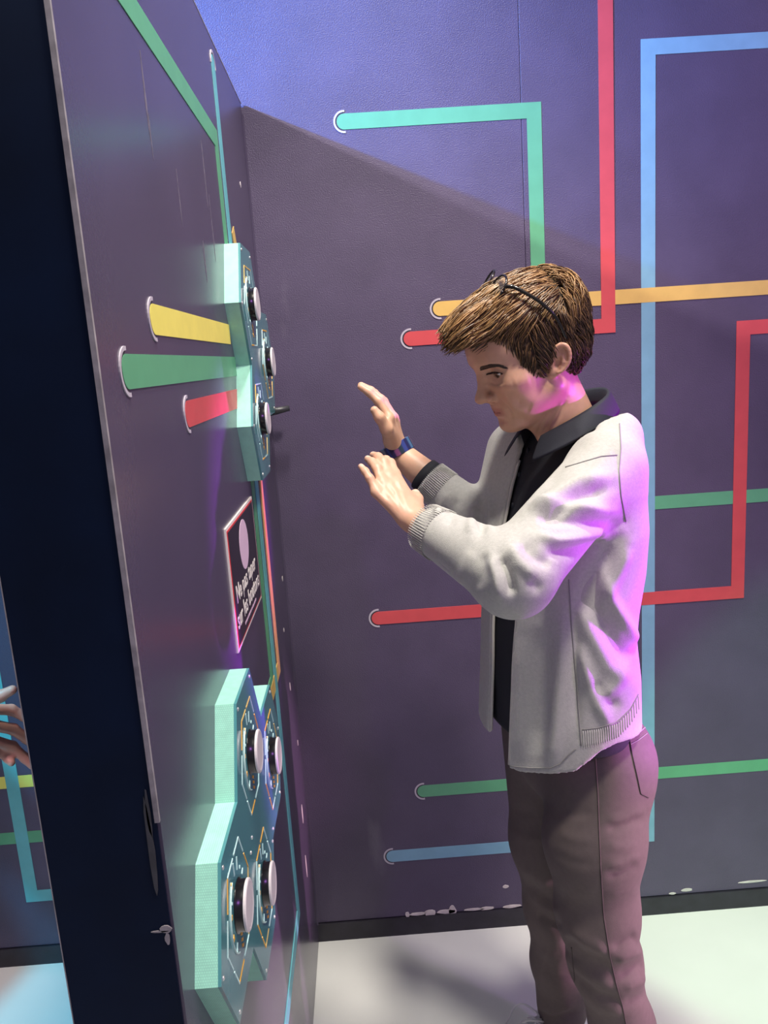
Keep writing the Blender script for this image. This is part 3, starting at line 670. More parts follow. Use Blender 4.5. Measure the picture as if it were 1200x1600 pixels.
# ------------------------------------------------------------------ brows
hb = bvh_of(HV, parts[0][1]); strands = []
for i in range(210):
    t = random.random(); x = 750+37*t; y = np.interp(t, [0, .35, .75, 1], [576.5, 572, 570.5, 574])+random.uniform(-3.0, 3.0)*(1-.6*t)
    a = cast(hb, [(x, y), (x+5+2*t, y-2.2+3.6*t)], 4, .0006)
    if len(a) == 4: strands.append(a)
for i in range(60):
    t = random.random(); p = np.array([.0835-.010*t, -.014-.022*t, .036+.006*math.sin(2.2*t)+random.uniform(-.0018, .0018)]); strands.append(np.array([fromH(p+np.array([.001-.0015*k, -.002*k, .0003*k])) for k in range(4)]))
v, f = tube_arrays(np.array(strands), np.array([.00045, .0005, .0004, .0002]), 4); me = fast_mesh('brows', v, f); set_col(me, np.tile([.045, .026, .018], (len(v), 1)))
link('eyebrows', shift(me, pers), M['hair'], pers)
lash = [cast(hb, [(761+i*1.35, 583.5-2.4*math.sin(math.pi*i/19)), (760+i*1.35, 586-2*math.sin(math.pi*i/19))], 4, .001) for i in range(19)]
lash = [a for a in lash if len(a) == 4]
if lash:
    v, f = tube_arrays(np.array(lash), np.array([.0009, .0009, .0007, .0004]), 4); me = fast_mesh('lashes', v, f); set_col(me, np.tile([.02, .012, .01], (len(v), 1)))
    link('eyelashes', shift(me, pers), M['hair'], pers)

# ------------------------------------------------------------------ hair
def hair_vol(p):
    d = ell(p, (-.010, 0, .050), (.099, .079, .087))
    d = smin(d, ell(p, (.024, .004, .096), (.078, .056, .036)), .03)        # lift on top
    d = smin(d, ell(p, (-.050, 0, .040), (.058, .066, .086)), .02)
    d = smin(d, ell(p, (-.004, 0, .012), (.074, .0745, .056)), .02)
    d = smin(d, ell(p, (-.055, 0, .078), (.056, .058, .060)), .02)
    return d
HLX = [-.11, -.085, -.060, -.035, -.022, -.005, .010, .020, .030, .045, .062, .080, .10]
HLZ = [-.062, -.066, -.056, -.018, .034, .038, .010, -.010, .006, .048, .070, .082, .086]
def hairline(p): return np.interp(p[:, 0], HLX, HLZ)                        # lowest hair at each depth of the head
def cap_sdf(p): return smax(hair_vol(p)+.004, (hairline(p)-p[:, 2])*.75, .008)
CV, CF = net(lambda P: cap_sdf(toH(P))*HSC, H0-[.14, .14, .12], H0+[.14, .14, .17], .0035, 2)
hair = sdf_obj('hair', CV, CF, M['haircap'], pers, None, 'short brown hair with golden highlights swept forward')
def grad(fn, p, e=.001):
    g = np.stack([fn(p+np.eye(3)[i]*e)-fn(p-np.eye(3)[i]*e) for i in range(3)], -1); return g/(vlen(g)[:, None]+1e-9)
NS = 10500; u = rng.normal(size=(NS*4, 3)); u /= vlen(u)[:, None]; R0 = u*np.array([.099, .079, .087])+np.array([-.010, 0, .050])
R0 = R0[R0[:, 2] > hairline(R0)+.004][:NS]; NS = len(R0)
fly = (rng.random(NS) < .05) & (R0[:, 0] < .02)
K = 9; paths = np.zeros((NS, K, 3)); p = R0.copy(); lay = rng.random(NS)
clump = np.sin(R0[:, 0]*95+3*np.sin(R0[:, 1]*70))*np.sin(R0[:, 1]*110+2*np.sin(R0[:, 2]*80)+R0[:, 0]*40)
ang = rng.normal(0, .20, NS)+.75*clump; lay = np.clip(lay*.8+.35*(np.sin(R0[:, 0]*140+5*R0[:, 1]*30)*np.sin(R0[:, 1]*150)+.4), 0, 1.4)
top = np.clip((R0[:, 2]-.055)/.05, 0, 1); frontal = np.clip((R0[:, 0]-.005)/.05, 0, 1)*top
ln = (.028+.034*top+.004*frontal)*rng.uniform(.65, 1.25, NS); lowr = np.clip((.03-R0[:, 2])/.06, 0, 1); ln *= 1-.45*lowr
for k in range(K):
    n = grad(hair_vol, p); off = -.003+lay*(.0055+.006*top)*(.4+.6*math.sin(math.pi*min(1, .15+k/K)))
    p = p-n*((hair_vol(p)-off)[:, None])*np.where((p[:, 0] > .082) & (top > .3), .15, 1.)[:, None]
    p = np.where(fly[:, None], p+n*(.0007*k), p)
    paths[:, k] = p
    cw = np.clip((R0[:, 0]+.055)/.03, -1, 1)                                  # crown whorl: before it hair runs forward, behind it down
    fx = np.where(cw > 0, 1.0, -.15); side = np.sign(p[:, 1]+.012)
    dr = np.stack([fx*(.55+.45*top), side*.35*(1-top)+.12*np.sin(p[:, 1]*90+ang*3), -.25-.75*(1-top)*np.where(cw > 0, .75, 1.3)], -1)
    dr[:, 0] += np.where((R0[:, 0] < .02) & (top < .5), -.75, 0)
    dr += ang[:, None]*np.stack([.2+0*ang, np.ones(NS), .3*np.sin(ang*9)], -1)*.55+rng.normal(0, .10, (NS, 3))
    fr_ = (p[:, 0] > .070) & (top > .2)
    dr[fr_] += np.array([.80, .05, .12])
    dr -= n*(dr*n).sum(1, keepdims=True)*np.where(fr_, .25, .92)[:, None]
    dr /= vlen(dr)[:, None]+1e-9; p = p+dr*(ln/(K-1))[:, None]
rad = np.array([.0007, .0009, .0010, .0010, .00095, .0009, .0007, .0005, .0002])[None]*rng.uniform(.7, 1.25, (NS, 1))
v, f = tube_arrays(fromH(paths), rad, 3); me = fast_mesh('strands', v, f)
lum = np.clip(.02+.55*top+.15*frontal+rng.normal(0, .27, NS), 0, 1)[:, None]  # lighter on top: golden dye plus the lit crown put into the colour
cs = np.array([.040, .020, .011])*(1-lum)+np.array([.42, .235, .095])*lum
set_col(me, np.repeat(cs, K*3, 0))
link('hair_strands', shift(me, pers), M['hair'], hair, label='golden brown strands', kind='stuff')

# ------------------------------------------------------------------ jacket
JST = [(.74, .124, .178, .010), (.80, .119, .172, .010), (.857, .116, .170, .009), (.925, .114, .166, .006), (.993, .108, .161, .008), (1.037, .109, .161, .003), (1.10, .109, .163, -.009), (1.167, .101, .166, -.018), (1.23, .086, .160, -.026), (1.29, .068, .138, -.034), (1.33, .056, .105, -.038), (1.37, .048, .075, -.040)]
def sleeve(P, s, e, w, r):
    d = rc(P, s, e, r[0], r[1]); return smin(d, rc(P, e, w, r[1], r[2]), .02)
LCU = LWR+(LEL-LWR)*.13; RCU = RWR+(REL-RWR)*.34
def jk_out(P, o=0.):
    d = loft(P, JST, o)
    d = smin(d, sleeve(P, LSH, LEL, LCU, (.053+o, .054+o, .0340+o)), .035)
    d = smin(d, rc(P, at(930, 690, 1.20), at(972, 676, 1.175), .034+o, .028+o), .03)
    d = smin(d, sleeve(P, RSH, REL, RCU, (.058+o, .050+o, .0345+o)), .035)
    return d
def jk_loc(P):
    q = P-TC.astype(np.float32); return q @ FW.astype(np.float32), q @ LF.astype(np.float32)
def jacket(P):
    z = P[:, 2]; f, l = jk_loc(P)
    d = jk_out(P); d = np.maximum(d, -jk_out(P, -.0075))
    ln_ = np.interp(z, [.66, .95, 1.08, 1.18, 1.26, 1.31, 1.36], [.036, .038, .046, .058, .074, .102, .115])
    rn_ = np.interp(z, [.66, .95, 1.08, 1.18, 1.26, 1.31, 1.36], [-.026, -.026, -.030, -.040, -.052, -.058, -.06])
    cut = np.minimum(np.minimum(ln_-l, l-rn_), f-.0)                        # the open front
    for w_, c_ in ((LEL-LCU, LCU), (REL-RCU, RCU)):                         # but never through a sleeve
        pass
    arm = np.minimum(sleeve(P, LSH, LEL, LCU, (.06, .058, .04)), sleeve(P, RSH+(REL-RSH)*.55, REL, RCU, (.05, .052, .038)))
    cut = np.minimum(cut, arm)
    ph_ = np.degrees(np.arctan2(np.abs(l), f))                              # hem: long rounded front panels, shorter back
    hem = np.interp(ph_, [0, 30, 52, 64, 77, 86, 100, 140, 180], [.772, .785, .801, .812, .846, .855, .850, .828, .808])
    hem = np.where(l < 0, np.interp(ph_, [0, 40, 90, 180], [.812, .81, .81, .81]), hem)
    far = np.minimum(vlen(P-LEL.astype(np.float32))-.1, 9)
    d = smax(d, hem-z, .004)
    # neck opening
    d = smax(d, smax(cut, -ell(P, TL(-.030, 0, 1.398), (.095, .128, .092), np.stack([FW, LF, [0, 0, 1]], 1)), .035), .004)
    for c_, e_ in ((LCU, LEL), (RCU, REL)):                                 # cuffs
        ax = (c_-e_)/np.linalg.norm(c_-e_); q = (P-c_.astype(np.float32)) @ ax.astype(np.float32)
        near = vlen(P-c_.astype(np.float32))-.075
        d = np.where(near < 0, smax(d, q, .004), d)
    return d
JV, JF = net(jacket, (.02, .88, .74), (.60, 1.56, 1.40), .0034, 1)
JFOLD = [
 # near sleeve, upper arm
 ([(960, 742), (905, 752), (860, 780), (835, 800)], 11, 0.00960), ([(955, 762), (900, 778), (858, 812)], 9, -0.00840), ([(958, 800), (905, 792), (850, 790), (822, 800)], 9, 0.00960),
 ([(975, 815), (915, 818), (860, 812), (835, 806)], 8, -0.00720), ([(972, 826), (920, 840), (870, 846), (825, 834)], 8, 0.00840), ([(950, 836), (890, 862), (850, 864)], 10, -0.00720),
 # elbow
 ([(778, 866), (792, 900), (802, 935)], 9, -0.01080), ([(795, 850), (812, 880), (838, 905)], 9, 0.00840), ([(815, 845), (838, 872), (865, 885)], 9, -0.00720), ([(768, 866), (778, 900), (782, 940)], 9, 0.00720), ([(830, 905), (845, 925)], 9, -0.00480),
 ([(756, 862), (752, 890), (742, 925)], 8, -0.00360), ([(740, 858), (728, 885), (716, 915)], 10, 0.00360),
 # body side
 ([(960, 845), (930, 905), (900, 960)], 12, -0.00960), ([(985, 850), (962, 900), (945, 940)], 10, 0.00840), ([(935, 870), (950, 930), (985, 985), (998, 1010)], 9, 0.00840), ([(915, 905), (925, 950), (960, 1005), (990, 1040)], 12, -0.00840),
 ([(905, 935), (920, 985), (950, 1040), (985, 1070)], 12, 0.00600), ([(900, 1000), (915, 1050), (935, 1100), (955, 1140)], 9, 0.00840), ([(925, 1060), (940, 1090), (975, 1110)], 10, -0.00600), ([(985, 1030), (960, 1075), (930, 1100)], 10, 0.00480),
 ([(880, 950), (876, 1050), (868, 1150), (860, 1200)], 13, 0.00840), ([(845, 970), (845, 1080), (840, 1190)], 16, -0.00720), ([(812, 985), (812, 1100), (812, 1200)], 12, 0.00480), ([(898, 960), (902, 1060), (900, 1150)], 8, -0.00600),
 # shoulder, front panel
 ([(880, 690), (850, 730), (825, 780)], 9, 0.00480), ([(930, 680), (880, 720), (850, 765)], 12, -0.00360),
 # far sleeve
 ([(700, 765), (690, 790), (680, 806)], 7, 0.00360), ([(715, 775), (708, 800), (700, 825)], 7, -0.00360), ([(740, 782), (738, 808), (735, 838)], 8, 0.00600), ([(752, 780), (752, 810), (752, 840)], 6, -0.00480), ([(765, 775), (766, 800), (765, 835)], 6, 0.00480)]
JV = folds(JV, JF, JFOLD); JV = lap(lap(JV, JF, .45), JF, .45)
jk = sdf_obj('jacket', JV, JF, M['jacket'], pers, None, 'open heather grey zip jacket')
jb = bvh_of(JV, JF)
def seam(nm, pts, r, mt, bv, par, n=40, lift=.0003):
    a = cast(bv, pts, n, lift)
    if len(a) > 3:
        jump = np.linalg.norm(np.diff(a, axis=0), axis=1); cut_ = np.where(jump > .03)[0]
        if len(cut_): a = a[:cut_[0]+1]
    if len(a) > 3: tube(nm, a, r, M[mt], par, 6)
seam('side_seam', [(889, 905), (893, 980), (900, 1060), (905, 1120), (908, 1165)], .0011, 'jseam', jb, jk)
seam('armhole_seam', [(968, 662), (970, 700), (967, 735), (970, 775), (978, 815)], .0011, 'jseam', jb, jk)
seam('shoulder_seam', [(905, 664), (940, 655), (968, 655), (985, 650)], .0010, 'jseam', jb, jk)
seam('yoke_seam', [(884, 730), (910, 722), (940, 713), (964, 711)], .0010, 'jseam', jb, jk)
seam('hem_seam', [(910, 1140), (935, 1137), (965, 1128), (985, 1108), (997, 1085)], .0010, 'jseam', jb, jk)
seam('hem_stitch', [(797, 1197), (830, 1200), (860, 1200), (876, 1193), (888, 1180), (900, 1170)], .0009, 'jseam', jb, jk)
for t_ in np.linspace(0, 1, 26):
    x = 911+86*t_; y0 = np.interp(x, [910, 935, 965, 985, 997], [1142, 1139, 1130, 1110, 1088]); seam('rib', [(x, y0), (x+1, y0+26-6*t_)], .0009, 'rib', jb, jk, 6)
for (c_, e_, r_) in ((LCU, LEL, .0375), (RCU, REL, .0360)):                 # cuff ribs
    ax = (e_-c_)/np.linalg.norm(e_-c_); u_ = np.cross(ax, [0, 0, 1]); u_ /= np.linalg.norm(u_); v_ = np.cross(ax, u_)
    P_ = [[c_+ax*s_+(r_+s_*.08-.0002)*(math.cos(a)*u_+math.sin(a)*v_) for s_ in (.001, .012, .024, .034)] for a in np.linspace(0, 2*math.pi, 64, endpoint=False)]
    v, f = tube_arrays(np.array(P_), .0007, 5); link('cuff_ribbing', shift(fast_mesh('cuff', v, f), pers), M['rib'], jk, smooth=True)

# ------------------------------------------------------------------ polo shirt
PST = [(.82, .103, .155, .010), (.857, .104, .155, .009), (.925, .103, .152, .006), (.993, .097, .147, .008), (1.037, .098, .147, .003), (1.10, .098, .149, -.009), (1.167, .090, .150, -.018), (1.23, .075, .146, -.026), (1.29, .056, .120, -.032), (1.325, .047, .080, -.034)]
def polo(P):
    d = loft(P, PST)
    return smax(d, -ell(P, TL(.035, .0, 1.335), (.035, .028, .055)), .006)
PV, PF = net(polo, (.10, 1.0, .78), (.56, 1.5, 1.36), .005, 2)
PV = folds(PV, PF, [([(770, 960), (772, 1020), (776, 1080)], 7, .004), ([(812, 760), (800, 830)], 8, .003)])
po = sdf_obj('polo_shirt', PV, PF, M['polo'], pers, None, 'black polo shirt with a navy collar')
# far cuff of the long-sleeved shirt under the jacket
ax = (RCU-REL)/np.linalg.norm(RCU-REL); tube('shirt_cuff', [RCU-ax*.03, RCU+ax*.004, RCU+ax*.015], [.0325, .0325, .0315], M['polo'], po, 28)
# collar: a folded band, high at the nape, points at the throat
rows = [[], [], [], []]; CA = np.radians(np.linspace(-152, 152, 57))
for a in CA:                                            # 0 = nape
    c_, s_ = math.cos(a), math.sin(a); bk_ = (c_+1)/2
    f_ = -c_*.060+.000; l_ = s_*.060; zt = 1.306+.076*bk_**.65
    fr_ = 1-bk_
    f_ += .022*fr_
    rows[0].append(TL(f_*.90-.030, l_*.90, zt-.026)); rows[1].append(TL(f_-.030, l_, zt)); rows[2].append(TL(f_*1.05-.032, l_*1.06, zt+.001)); rows[3].append(TL(f_*1.30-.034+.012*fr_, l_*1.38, zt-.034-.008*fr_**2))
n = len(CA); vv = [p for r in rows for p in r]
o = link('collar', shift(mesh('collar', vv, [(r*n+i, r*n+i+1, (r+1)*n+i+1, (r+1)*n+i) for r in range(3) for i in range(n-1)]), pers), M['collar'], po, smooth=True)
md = o.modifiers.new('thick', 'SOLIDIFY'); md.thickness = .0022; md = o.modifiers.new('sub', 'SUBSURF'); md.levels = 1; md.render_levels = 1
pb = bvh_of(PV, PF)
for x, y in ((826, 704), (812, 742), (802, 790)):
    a = cast(pb, [(x, y), (x+.1, y)], 1, .001)
    if len(a):
        bm = bmesh.new(); bmesh.ops.create_uvsphere(bm, u_segments=12, v_segments=8, radius=.0048)
        for q in bm.verts: q.co = Vector((a[0][0]+q.co.x*.6, a[0][1]+q.co.y*.6, a[0][2]+q.co.z))
        link('button', shift(from_bm(bm, 'button'), pers), M['collar'], po, smooth=True)

# zip tape along both front edges
for sgn, tab in ((1, ([.785, .95, 1.08, 1.18, 1.26], [.036, .038, .046, .058, .068])), (-1, ([.82, .95, 1.08, 1.18, 1.26], [-.026, -.026, -.030, -.040, -.052]))):
    P_ = []
    for z in np.linspace(tab[0][0], 1.27, 46):
        a_ = np.interp(z, [s[0] for s in JST], [s[1] for s in JST])-.004; b_ = np.interp(z, [s[0] for s in JST], [s[2] for s in JST]); sh = np.interp(z, [s[0] for s in JST], [s[3] for s in JST])
        l_ = np.interp(z, *tab)-sgn*.001; P_.append(TL(sh+a_*math.sqrt(max(0, 1-(l_/b_)**2)), l_, z))
    tube('zip_edge', P_, .0028, M['zip'], jk, 8)

# ------------------------------------------------------------------ trousers
def trousers(P):
    RB = np.stack([FW, LF, [0, 0, 1]], 1)
    d = ell(P, TL(-.026, 0, .765), (.098, .150, .115), RB)
    for s_ in (1, -1): d = smin(d, ell(P, TL(-.060, s_*.066, .745), (.052, .072, .085), RB), .035)
    lc = at(945, 1500, 1.16); rc_ = at(872, 1500, 1.345)
    d = smin(d, chain(P, [LHIP+FW*.0, at(928, 1310, 1.150), LKN, lc, at(972, 1600, 1.165), LAN], [.084, .078, .0645, .0575, .0515, .052], .03), .025)
    r_ = chain(P, [RHIP, at(862, 1310, 1.315), RKN, rc_, RAN+np.array([0, 0, -.005])], [.082, .074, .0560, .0490, .0500], .03)
    d = smin(d, r_, .012)
    d = np.maximum(d, P[:, 2]-.885)
    d = np.where(P[:, 2] < .3, np.maximum(d, np.where(P[:, 1] > 1.26, (RAN[2]-.022)-P[:, 2], .055-P[:, 2])), d)
    return d
TV, TF = net(trousers, (.10, .98, .03), (.62, 1.50, .90), .0036, 1)
TFOLD = [([(862, 1262), (900, 1272), (930, 1272)], 8, -0.00184), ([(868, 1300), (900, 1312), (930, 1312)], 9, 0.00220), ([(858, 1330), (895, 1350), (935, 1352)], 8, -0.00220), ([(870, 1375), (905, 1395), (938, 1390)], 10, 0.00147),
 ([(878, 1462), (905, 1490), (955, 1512)], 10, -0.00651), ([(885, 1450), (915, 1470), (955, 1490)], 9, 0.00465), ([(890, 1500), (920, 1525), (962, 1540)], 10, 0.00465), ([(895, 1520), (930, 1555), (975, 1568)], 9, -0.00558), ([(905, 1545), (940, 1575), (985, 1580)], 9, 0.00372),
 ([(945, 1295), (975, 1290), (1010, 1275)], 8, -0.00367), ([(945, 1285), (975, 1280), (1012, 1262)], 8, 0.00294), ([(945, 1370), (975, 1362), (1000, 1345)], 9, -0.00441), ([(945, 1357), (975, 1350), (1003, 1335)], 8, 0.00367), ([(945, 1322), (975, 1325), (1000, 1318)], 8, 0.00220), ([(950, 1400), (975, 1395), (998, 1385)], 8, 0.00147),
 ([(955, 1485), (980, 1472), (998, 1462)], 9, -0.00558), ([(960, 1500), (985, 1490), (1008, 1480)], 8, 0.00558), ([(965, 1530), (990, 1515), (1012, 1505)], 9, -0.00558), ([(972, 1545), (995, 1535), (1015, 1525)], 8, 0.00465), ([(975, 1570), (1000, 1560), (1018, 1550)], 8, -0.00465),
 ([(800, 1262), (820, 1270), (842, 1272)], 8, -0.00294), ([(818, 1352), (840, 1372), (862, 1384)], 9, 0.00441), ([(820, 1375), (842, 1398), (868, 1410)], 9, -0.00441), ([(828, 1392), (850, 1415), (876, 1425)], 8, 0.00367), ([(838, 1425), (858, 1440), (880, 1452)], 8, -0.00558), ([(800, 1300), (825, 1312), (850, 1312)], 8, 0.00220),
 ([(845, 1480), (870, 1500), (895, 1490)], 9, 0.00372), ([(845, 1510), (870, 1530), (905, 1515)], 9, -0.00372), ([(832, 1560), (860, 1580), (905, 1565)], 8, 0.00465), ([(835, 1578), (865, 1592), (908, 1580)], 7, -0.00465)]
TV = folds(TV, TF, TFOLD)
for _ in range(3): TV = lap(TV, TF, .5)
tr = sdf_obj('trousers', TV, TF, M['trouser'], pers, None, 'slim taupe trousers with a back pocket')
tb = bvh_of(TV, TF)
seam('side_seam', [(930, 1178), (934, 1240), (936, 1300), (939, 1370), (943, 1430), (952, 1490), (962, 1535), (972, 1570), (980, 1610)], .0012, 'seam', tb, tr, 60)
seam('pocket_edge', [(983, 1152), (988, 1180), (996, 1215), (1001, 1240), (1013, 1246)], .0012, 'seam', tb, tr)
seam('pocket_edge', [(982, 1155), (995, 1148), (1008, 1136)], .0013, 'jseam', tb, tr)
seam('pocket_edge', [(985, 1163), (998, 1156), (1011, 1146)], .0008, 'jseam', tb, tr)
seam('side_seam', [(893, 1480), (898, 1530), (890, 1590)], .0011, 'seam', tb, tr)
a = cast(tb, [(923, 1176), (923.1, 1176)], 1, .001)
if len(a): tube('rivet', [a[0]+np.array([0, -.001, 0]), a[0]+np.array([.0, .003, 0])], [.0042, .0042], M['metal'], tr, 14)

# ------------------------------------------------------------------ shoes
def shoe(name, an, yaw, label=None):
    d_ = np.array([-math.cos(yaw), -math.sin(yaw), 0]); l_ = np.array([math.sin(yaw), -math.cos(yaw), 0]); g = np.array([an[0], an[1], 0])
    Q = lambda f, l, z: g+f*d_+l*l_+np.array([0, 0, z])
    def up(P):
        d = rc(P, Q(-.045, 0, .045), Q(-.02, 0, .075), .032, .036)
        d = smin(d, rc(P, Q(-.03, 0, .045), Q(.09, 0, .038), .036, .038), .03)
        d = smin(d, rc(P, Q(.0, 0, .082), Q(.075, 0, .062), .034, .028), .02)
        d = smin(d, rc(P, Q(.06, 0, .04), Q(.150, -.004, .028), .036, .030), .03)
        return np.maximum(smax(d, -ell(P, Q(-.022, 0, .115), (.034, .030, .032)), .005), .020-P[:, 2])
    def so(P):
        d = smin(rc(P*np.array([1, 1, .0], np.float32), Q(-.045, 0, 0), Q(.06, 0, 0), .040, .042), rc(P*np.array([1, 1, 0.], np.float32), Q(.06, 0, 0), Q(.150, -.004, 0), .043, .036), .03)
        return smax(smax(d, P[:, 2]-.026, .006), .001-P[:, 2], .003)
    lo = np.minimum(Q(-.12, -.07, 0), np.minimum(Q(.22, .07, 0), np.minimum(Q(-.12, .07, 0), Q(.22, -.07, 0)))); hi = np.maximum(Q(-.12, -.07, 0), np.maximum(Q(.22, .07, 0), np.maximum(Q(-.12, .07, 0), Q(.22, -.07, 0))))
    V, Fq = net(up, (lo[0], lo[1], .005), (hi[0], hi[1], .14), .004, 1); s = sdf_obj(name, V, Fq, M['shoe'], pers, None, label)
    V, Fq = net(so, (lo[0], lo[1], -.008), (hi[0], hi[1], .04), .004, 0); sdf_obj('sole', V, Fq, M['sole'], s).parent = s
    for k in range(5):
        f0 = .022+.018*k; h0 = .117-.0075*k; tube('lace', [Q(f0, .026, h0-.012), Q(f0+.004, .012, h0), Q(f0+.008, -.012, h0), Q(f0+.012, -.026, h0-.012)], .0022, M['sole'], s)
    for sg_ in (1, -1): tube('lace', [Q(.035+.05*t, sg_*(.005+.055*t)-.02*math.sin(3*t), .112+.022*math.sin(math.pi*min(1, t*1.2))-.05*t) for t in np.linspace(0, 1, 12)], .0019, M['sole'], s)
    tube('lace', [Q(.035+.055*math.sin(t), .02+.014*math.cos(t*1.3), .114+.018*math.sin(t)) for t in np.linspace(0, math.pi, 14)], .0019, M['sole'], s)
    return s
shoe('shoe', RAN+np.array([-.012, 0, 0]), math.radians(18)); shoe('shoe', LAN, math.radians(24))

# ------------------------------------------------------------------ wristband
ax = (np.mean(rk, 0)-RWR); ax /= np.linalg.norm(ax); fa = (REL-RWR)/np.linalg.norm(REL-RWR)
bc = RWR+ax*.002; axb = ax-fa; axb /= np.linalg.norm(axb); u_ = np.cross(axb, [0, 1, .2]); u_ /= np.linalg.norm(u_); v_ = np.cross(axb, u_)
NA = 72; V = []; C_ = []
palette = [(.02, .03, .16), (.05, .08, .40), (.30, .33, .42), (.02, .05, .10), (.35, .10, .30), (.10, .22, .45), (.03, .02, .12)]
prof = [(-.0115, .0), (-.0105, .0014), (.0105, .0014), (.0115, 0), (.0105, -.0012), (-.0105, -.0012)]
for i in range(NA):
    a = 2*math.pi*i/NA
    for j, (s_, dr_) in enumerate(prof):
        r_ = .0302+dr_; V.append(bc+axb*s_+r_*1.02*math.cos(a)*u_+r_*.93*math.sin(a)*v_); C_.append(palette[(i//3*5+(j > 2)*3+i//7) % 7])
Fq = [(i*6+j, i*6+(j+1) % 6, ((i+1) % NA)*6+(j+1) % 6, ((i+1) % NA)*6+j) for i in range(NA) for j in range(6)]
me = mesh('band', V, Fq); set_col(me, np.array(C_)*.6); link('wristband', shift(me, pers), M['band'], pers, label='blue patterned wristband')

# ------------------------------------------------------------------ glasses pushed up into the hair
gl = empty('eyeglasses', tuple(fromH((.045, 0, .135))), 'dark tortoiseshell eyeglasses pushed up on the hair of the person in grey', 'glasses')
LC = {}
nrm = np.array([.66, 0, .75]); nrm /= np.linalg.norm(nrm); gu = np.array([-.75, 0, .66]); gu /= np.linalg.norm(gu)
Cn = np.array([.020, .038, .1285])+nrm*.013; Cf = np.array([.004, -.030, .1395])+nrm*.013; gw = (Cn-Cf)/np.linalg.norm(Cn-Cf); gu = gu-gw*gu.dot(gw); gu /= np.linalg.norm(gu); nrm = np.cross(gw, gu)
if nrm[2] < 0: nrm = -nrm
for s, cc in ((1, Cn), (-1, Cf)):
    ring = [fromH(cc+.0235*math.cos(a)*gw+.0208*math.sin(a)*gu-nrm*.003*(math.cos(a)*s)) for a in np.linspace(0, 2*math.pi, 41)]
    tube('rim', ring, .0018, M['frame'], gl, 8)
    lv = [fromH(cc)]+[fromH(cc+.023*math.cos(a)*gw+.0203*math.sin(a)*gu-nrm*.003*(math.cos(a)*s)) for a in np.linspace(0, 2*math.pi, 40, endpoint=False)]
    o = link('lens', shift(mesh('lens', lv, [(0, 1+i, 1+(i+1) % 40) for i in range(40)]), gl), M['lens'], gl); md = o.modifiers.new('t', 'SOLIDIFY'); md.thickness = .001
    hinge = cc+gw*s*.0245+gu*.008-nrm*.004; dz = 0 if s == 1 else .008
    tp = [hinge, hinge+np.array([-.008, s*.008, -.004]), np.array([-.0067, s*.086, .100+dz]), np.array([-.0207, s*.0915, .072+dz]), np.array([-.026, s*.089, .050]), np.array([-.030, s*.084, .030])]
    ts = np.linspace(0, len(tp)-1, 26); path = np.array([[np.interp(t, range(len(tp)), [q[k] for q in tp]) for k in range(3)] for t in ts])
    for _ in range(2): path[1:-1] = (path[:-2]+2*path[1:-1]+path[2:])/4
    tube('temple', fromH(path), np.interp(np.linspace(0, 1, 26), [0, .7, 1], [.0030, .0024, .0028]), M['frame'], gl, 8)
gm = (Cn+Cf)/2
tube('bridge', [fromH(gm+gw*y_+gu*(.004+.003*math.cos(y_*150))+nrm*.001) for y_ in np.linspace(-.0115, .0115, 9)], .0017, M['frame'], gl, 8)

# ------------------------------------------------------------------ the other visitor beyond the partition: one hand shows past its edge
p2 = empty('person', (-1.32, 1.18, 0), 'person beyond the partition, only a reaching hand showing past its black end', 'person')
Y2 = 1.14
w2 = at(-75, 1128, Y2+.02)
k2 = [at(-20, 1108, Y2), at(-17, 1132, Y2), at(-17, 1155, Y2+.004), at(-22, 1175, Y2+.010)]
t2 = [at(50, 1126, Y2+.040), at(54, 1164, Y2+.040), at(50, 1196, Y2+.035), at(18, 1192, Y2+.02)]
cv = np.array([0, -1., .15])
f2 = [[k2[i]+(t2[i]-k2[i])*.45+cv*-.012+np.array([0, 0, .004]), k2[i]+(t2[i]-k2[i])*.78+cv*-.008, t2[i]] for i in range(4)]
th2 = [at(-52, 1112, Y2-.01), at(-25, 1098, Y2-.025), at(0, 1088, Y2-.03), at(19, 1078, Y2-.03)]
e2 = np.array([-.92, 1.20, .98]); s2 = np.array([-1.30, 1.36, 1.34]); c2 = np.array([-1.32, 1.18, 0])
def hand2(P): return hand_sdf(P, w2, k2, f2, th2, [.0080, .0082, .0080, .0072], w2+(e2-w2)*.4)
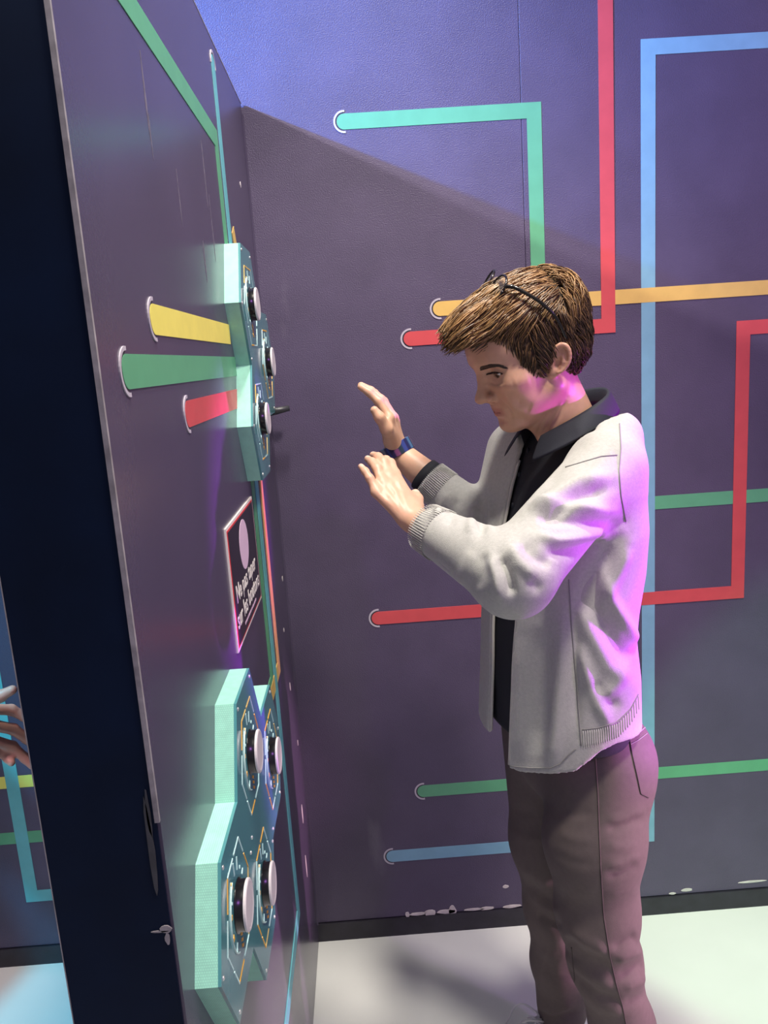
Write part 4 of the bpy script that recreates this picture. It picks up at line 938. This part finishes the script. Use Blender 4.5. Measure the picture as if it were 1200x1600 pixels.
def body2(P):
    d = smin(ell(P, c2+[0, 0, 1.17], (.115, .17, .22)), ell(P, c2+[0, 0, .90], (.115, .16, .14)), .08)
    d = smin(d, ell(P, c2+[.02, 0, 1.62], (.095, .075, .115)), .02); d = smin(d, rc(P, c2+[0, 0, 1.35], c2+[.01, 0, 1.55], .062, .055), .04)
    d = smin(d, ell(P, c2+[.115, 0, 1.60], (.018, .012, .018)), .015)
    d = smin(d, rc(P, s2, e2, .055, .042), .04); d = smin(d, rc(P, e2, w2, .041, .026), .02)
    s3 = c2+[0, -.18, 1.34]; d = smin(d, rc(P, s3, c2+[.02, -.22, 1.06], .055, .042), .04); d = smin(d, rc(P, c2+[.02, -.22, 1.06], c2+[.10, -.22, .84], .041, .028), .02)
    d = smin(d, chain(P, [c2+[.10, -.22, .84], c2+[.13, -.22, .75], c2+[.14, -.215, .69]], [.028, .030, .016]), .015)
    for s in (1, -1):
        d = smin(d, rc(P, c2+[0, s*.09, .86], c2+[.01, s*.10, .47], .085, .058), .03); d = smin(d, rc(P, c2+[.01, s*.10, .47], c2+[-.01, s*.10, .08], .056, .04), .02)
        d = smin(d, rc(P, c2+[-.03, s*.10, .045], c2+[.16, s*.11, .035], .042, .034), .03)
    return np.maximum(d, .002-P[:, 2])
V0, F0 = net(hand2, np.min(k2+t2+th2+[w2], 0)-.04, np.max(k2+t2+th2+[w2], 0)+.04, .0022, 1)
V1, F1 = net(body2, (-1.62, .85, -.01), (-.60, 1.60, 1.78), .012, 1)
V = np.concatenate([V0, V1]); Fq = np.concatenate([F0, F1+len(V0)]); cc = np.tile([.62, .33, .26], (len(V), 1))
sdf_obj('body', V, Fq, M['skin'], p2, cc)
def cloth2(P, o, z0, z1, legs): return np.maximum(np.maximum(body2(P)-o, z0-P[:, 2]), P[:, 2]-z1)
V, Fq = net(lambda P: np.maximum(cloth2(P, .012, .86, 1.44, 0), P[:, 0]-(-.98)), (-1.65, .82, .84), (-.80, 1.62, 1.47), .012, 1); sdf_obj('shirt', V, Fq, M['shirt2'], p2)
V, Fq = net(lambda P: np.maximum(cloth2(P, .010, .07, .92, 1), -rc(P, c2+[.02, -.22, 1.1], c2+[.15, -.22, .66], .06, .06)), (-1.65, .82, .05), (-.90, 1.62, .95), .012, 1); sdf_obj('trousers', V, Fq, M['pants2'], p2)
V, Fq = net(lambda P: np.maximum(ell(P, c2+[.0, 0, 1.645], (.105, .085, .110)), np.maximum(P[:, 0]-(c2[0]+.085), 1.56-P[:, 2]+(P[:, 0]-c2[0])*.9)), (-1.5, 1.0, 1.45), (-1.15, 1.35, 1.80), .008, 1); sdf_obj('hair', V, Fq, M['haircap'], p2)
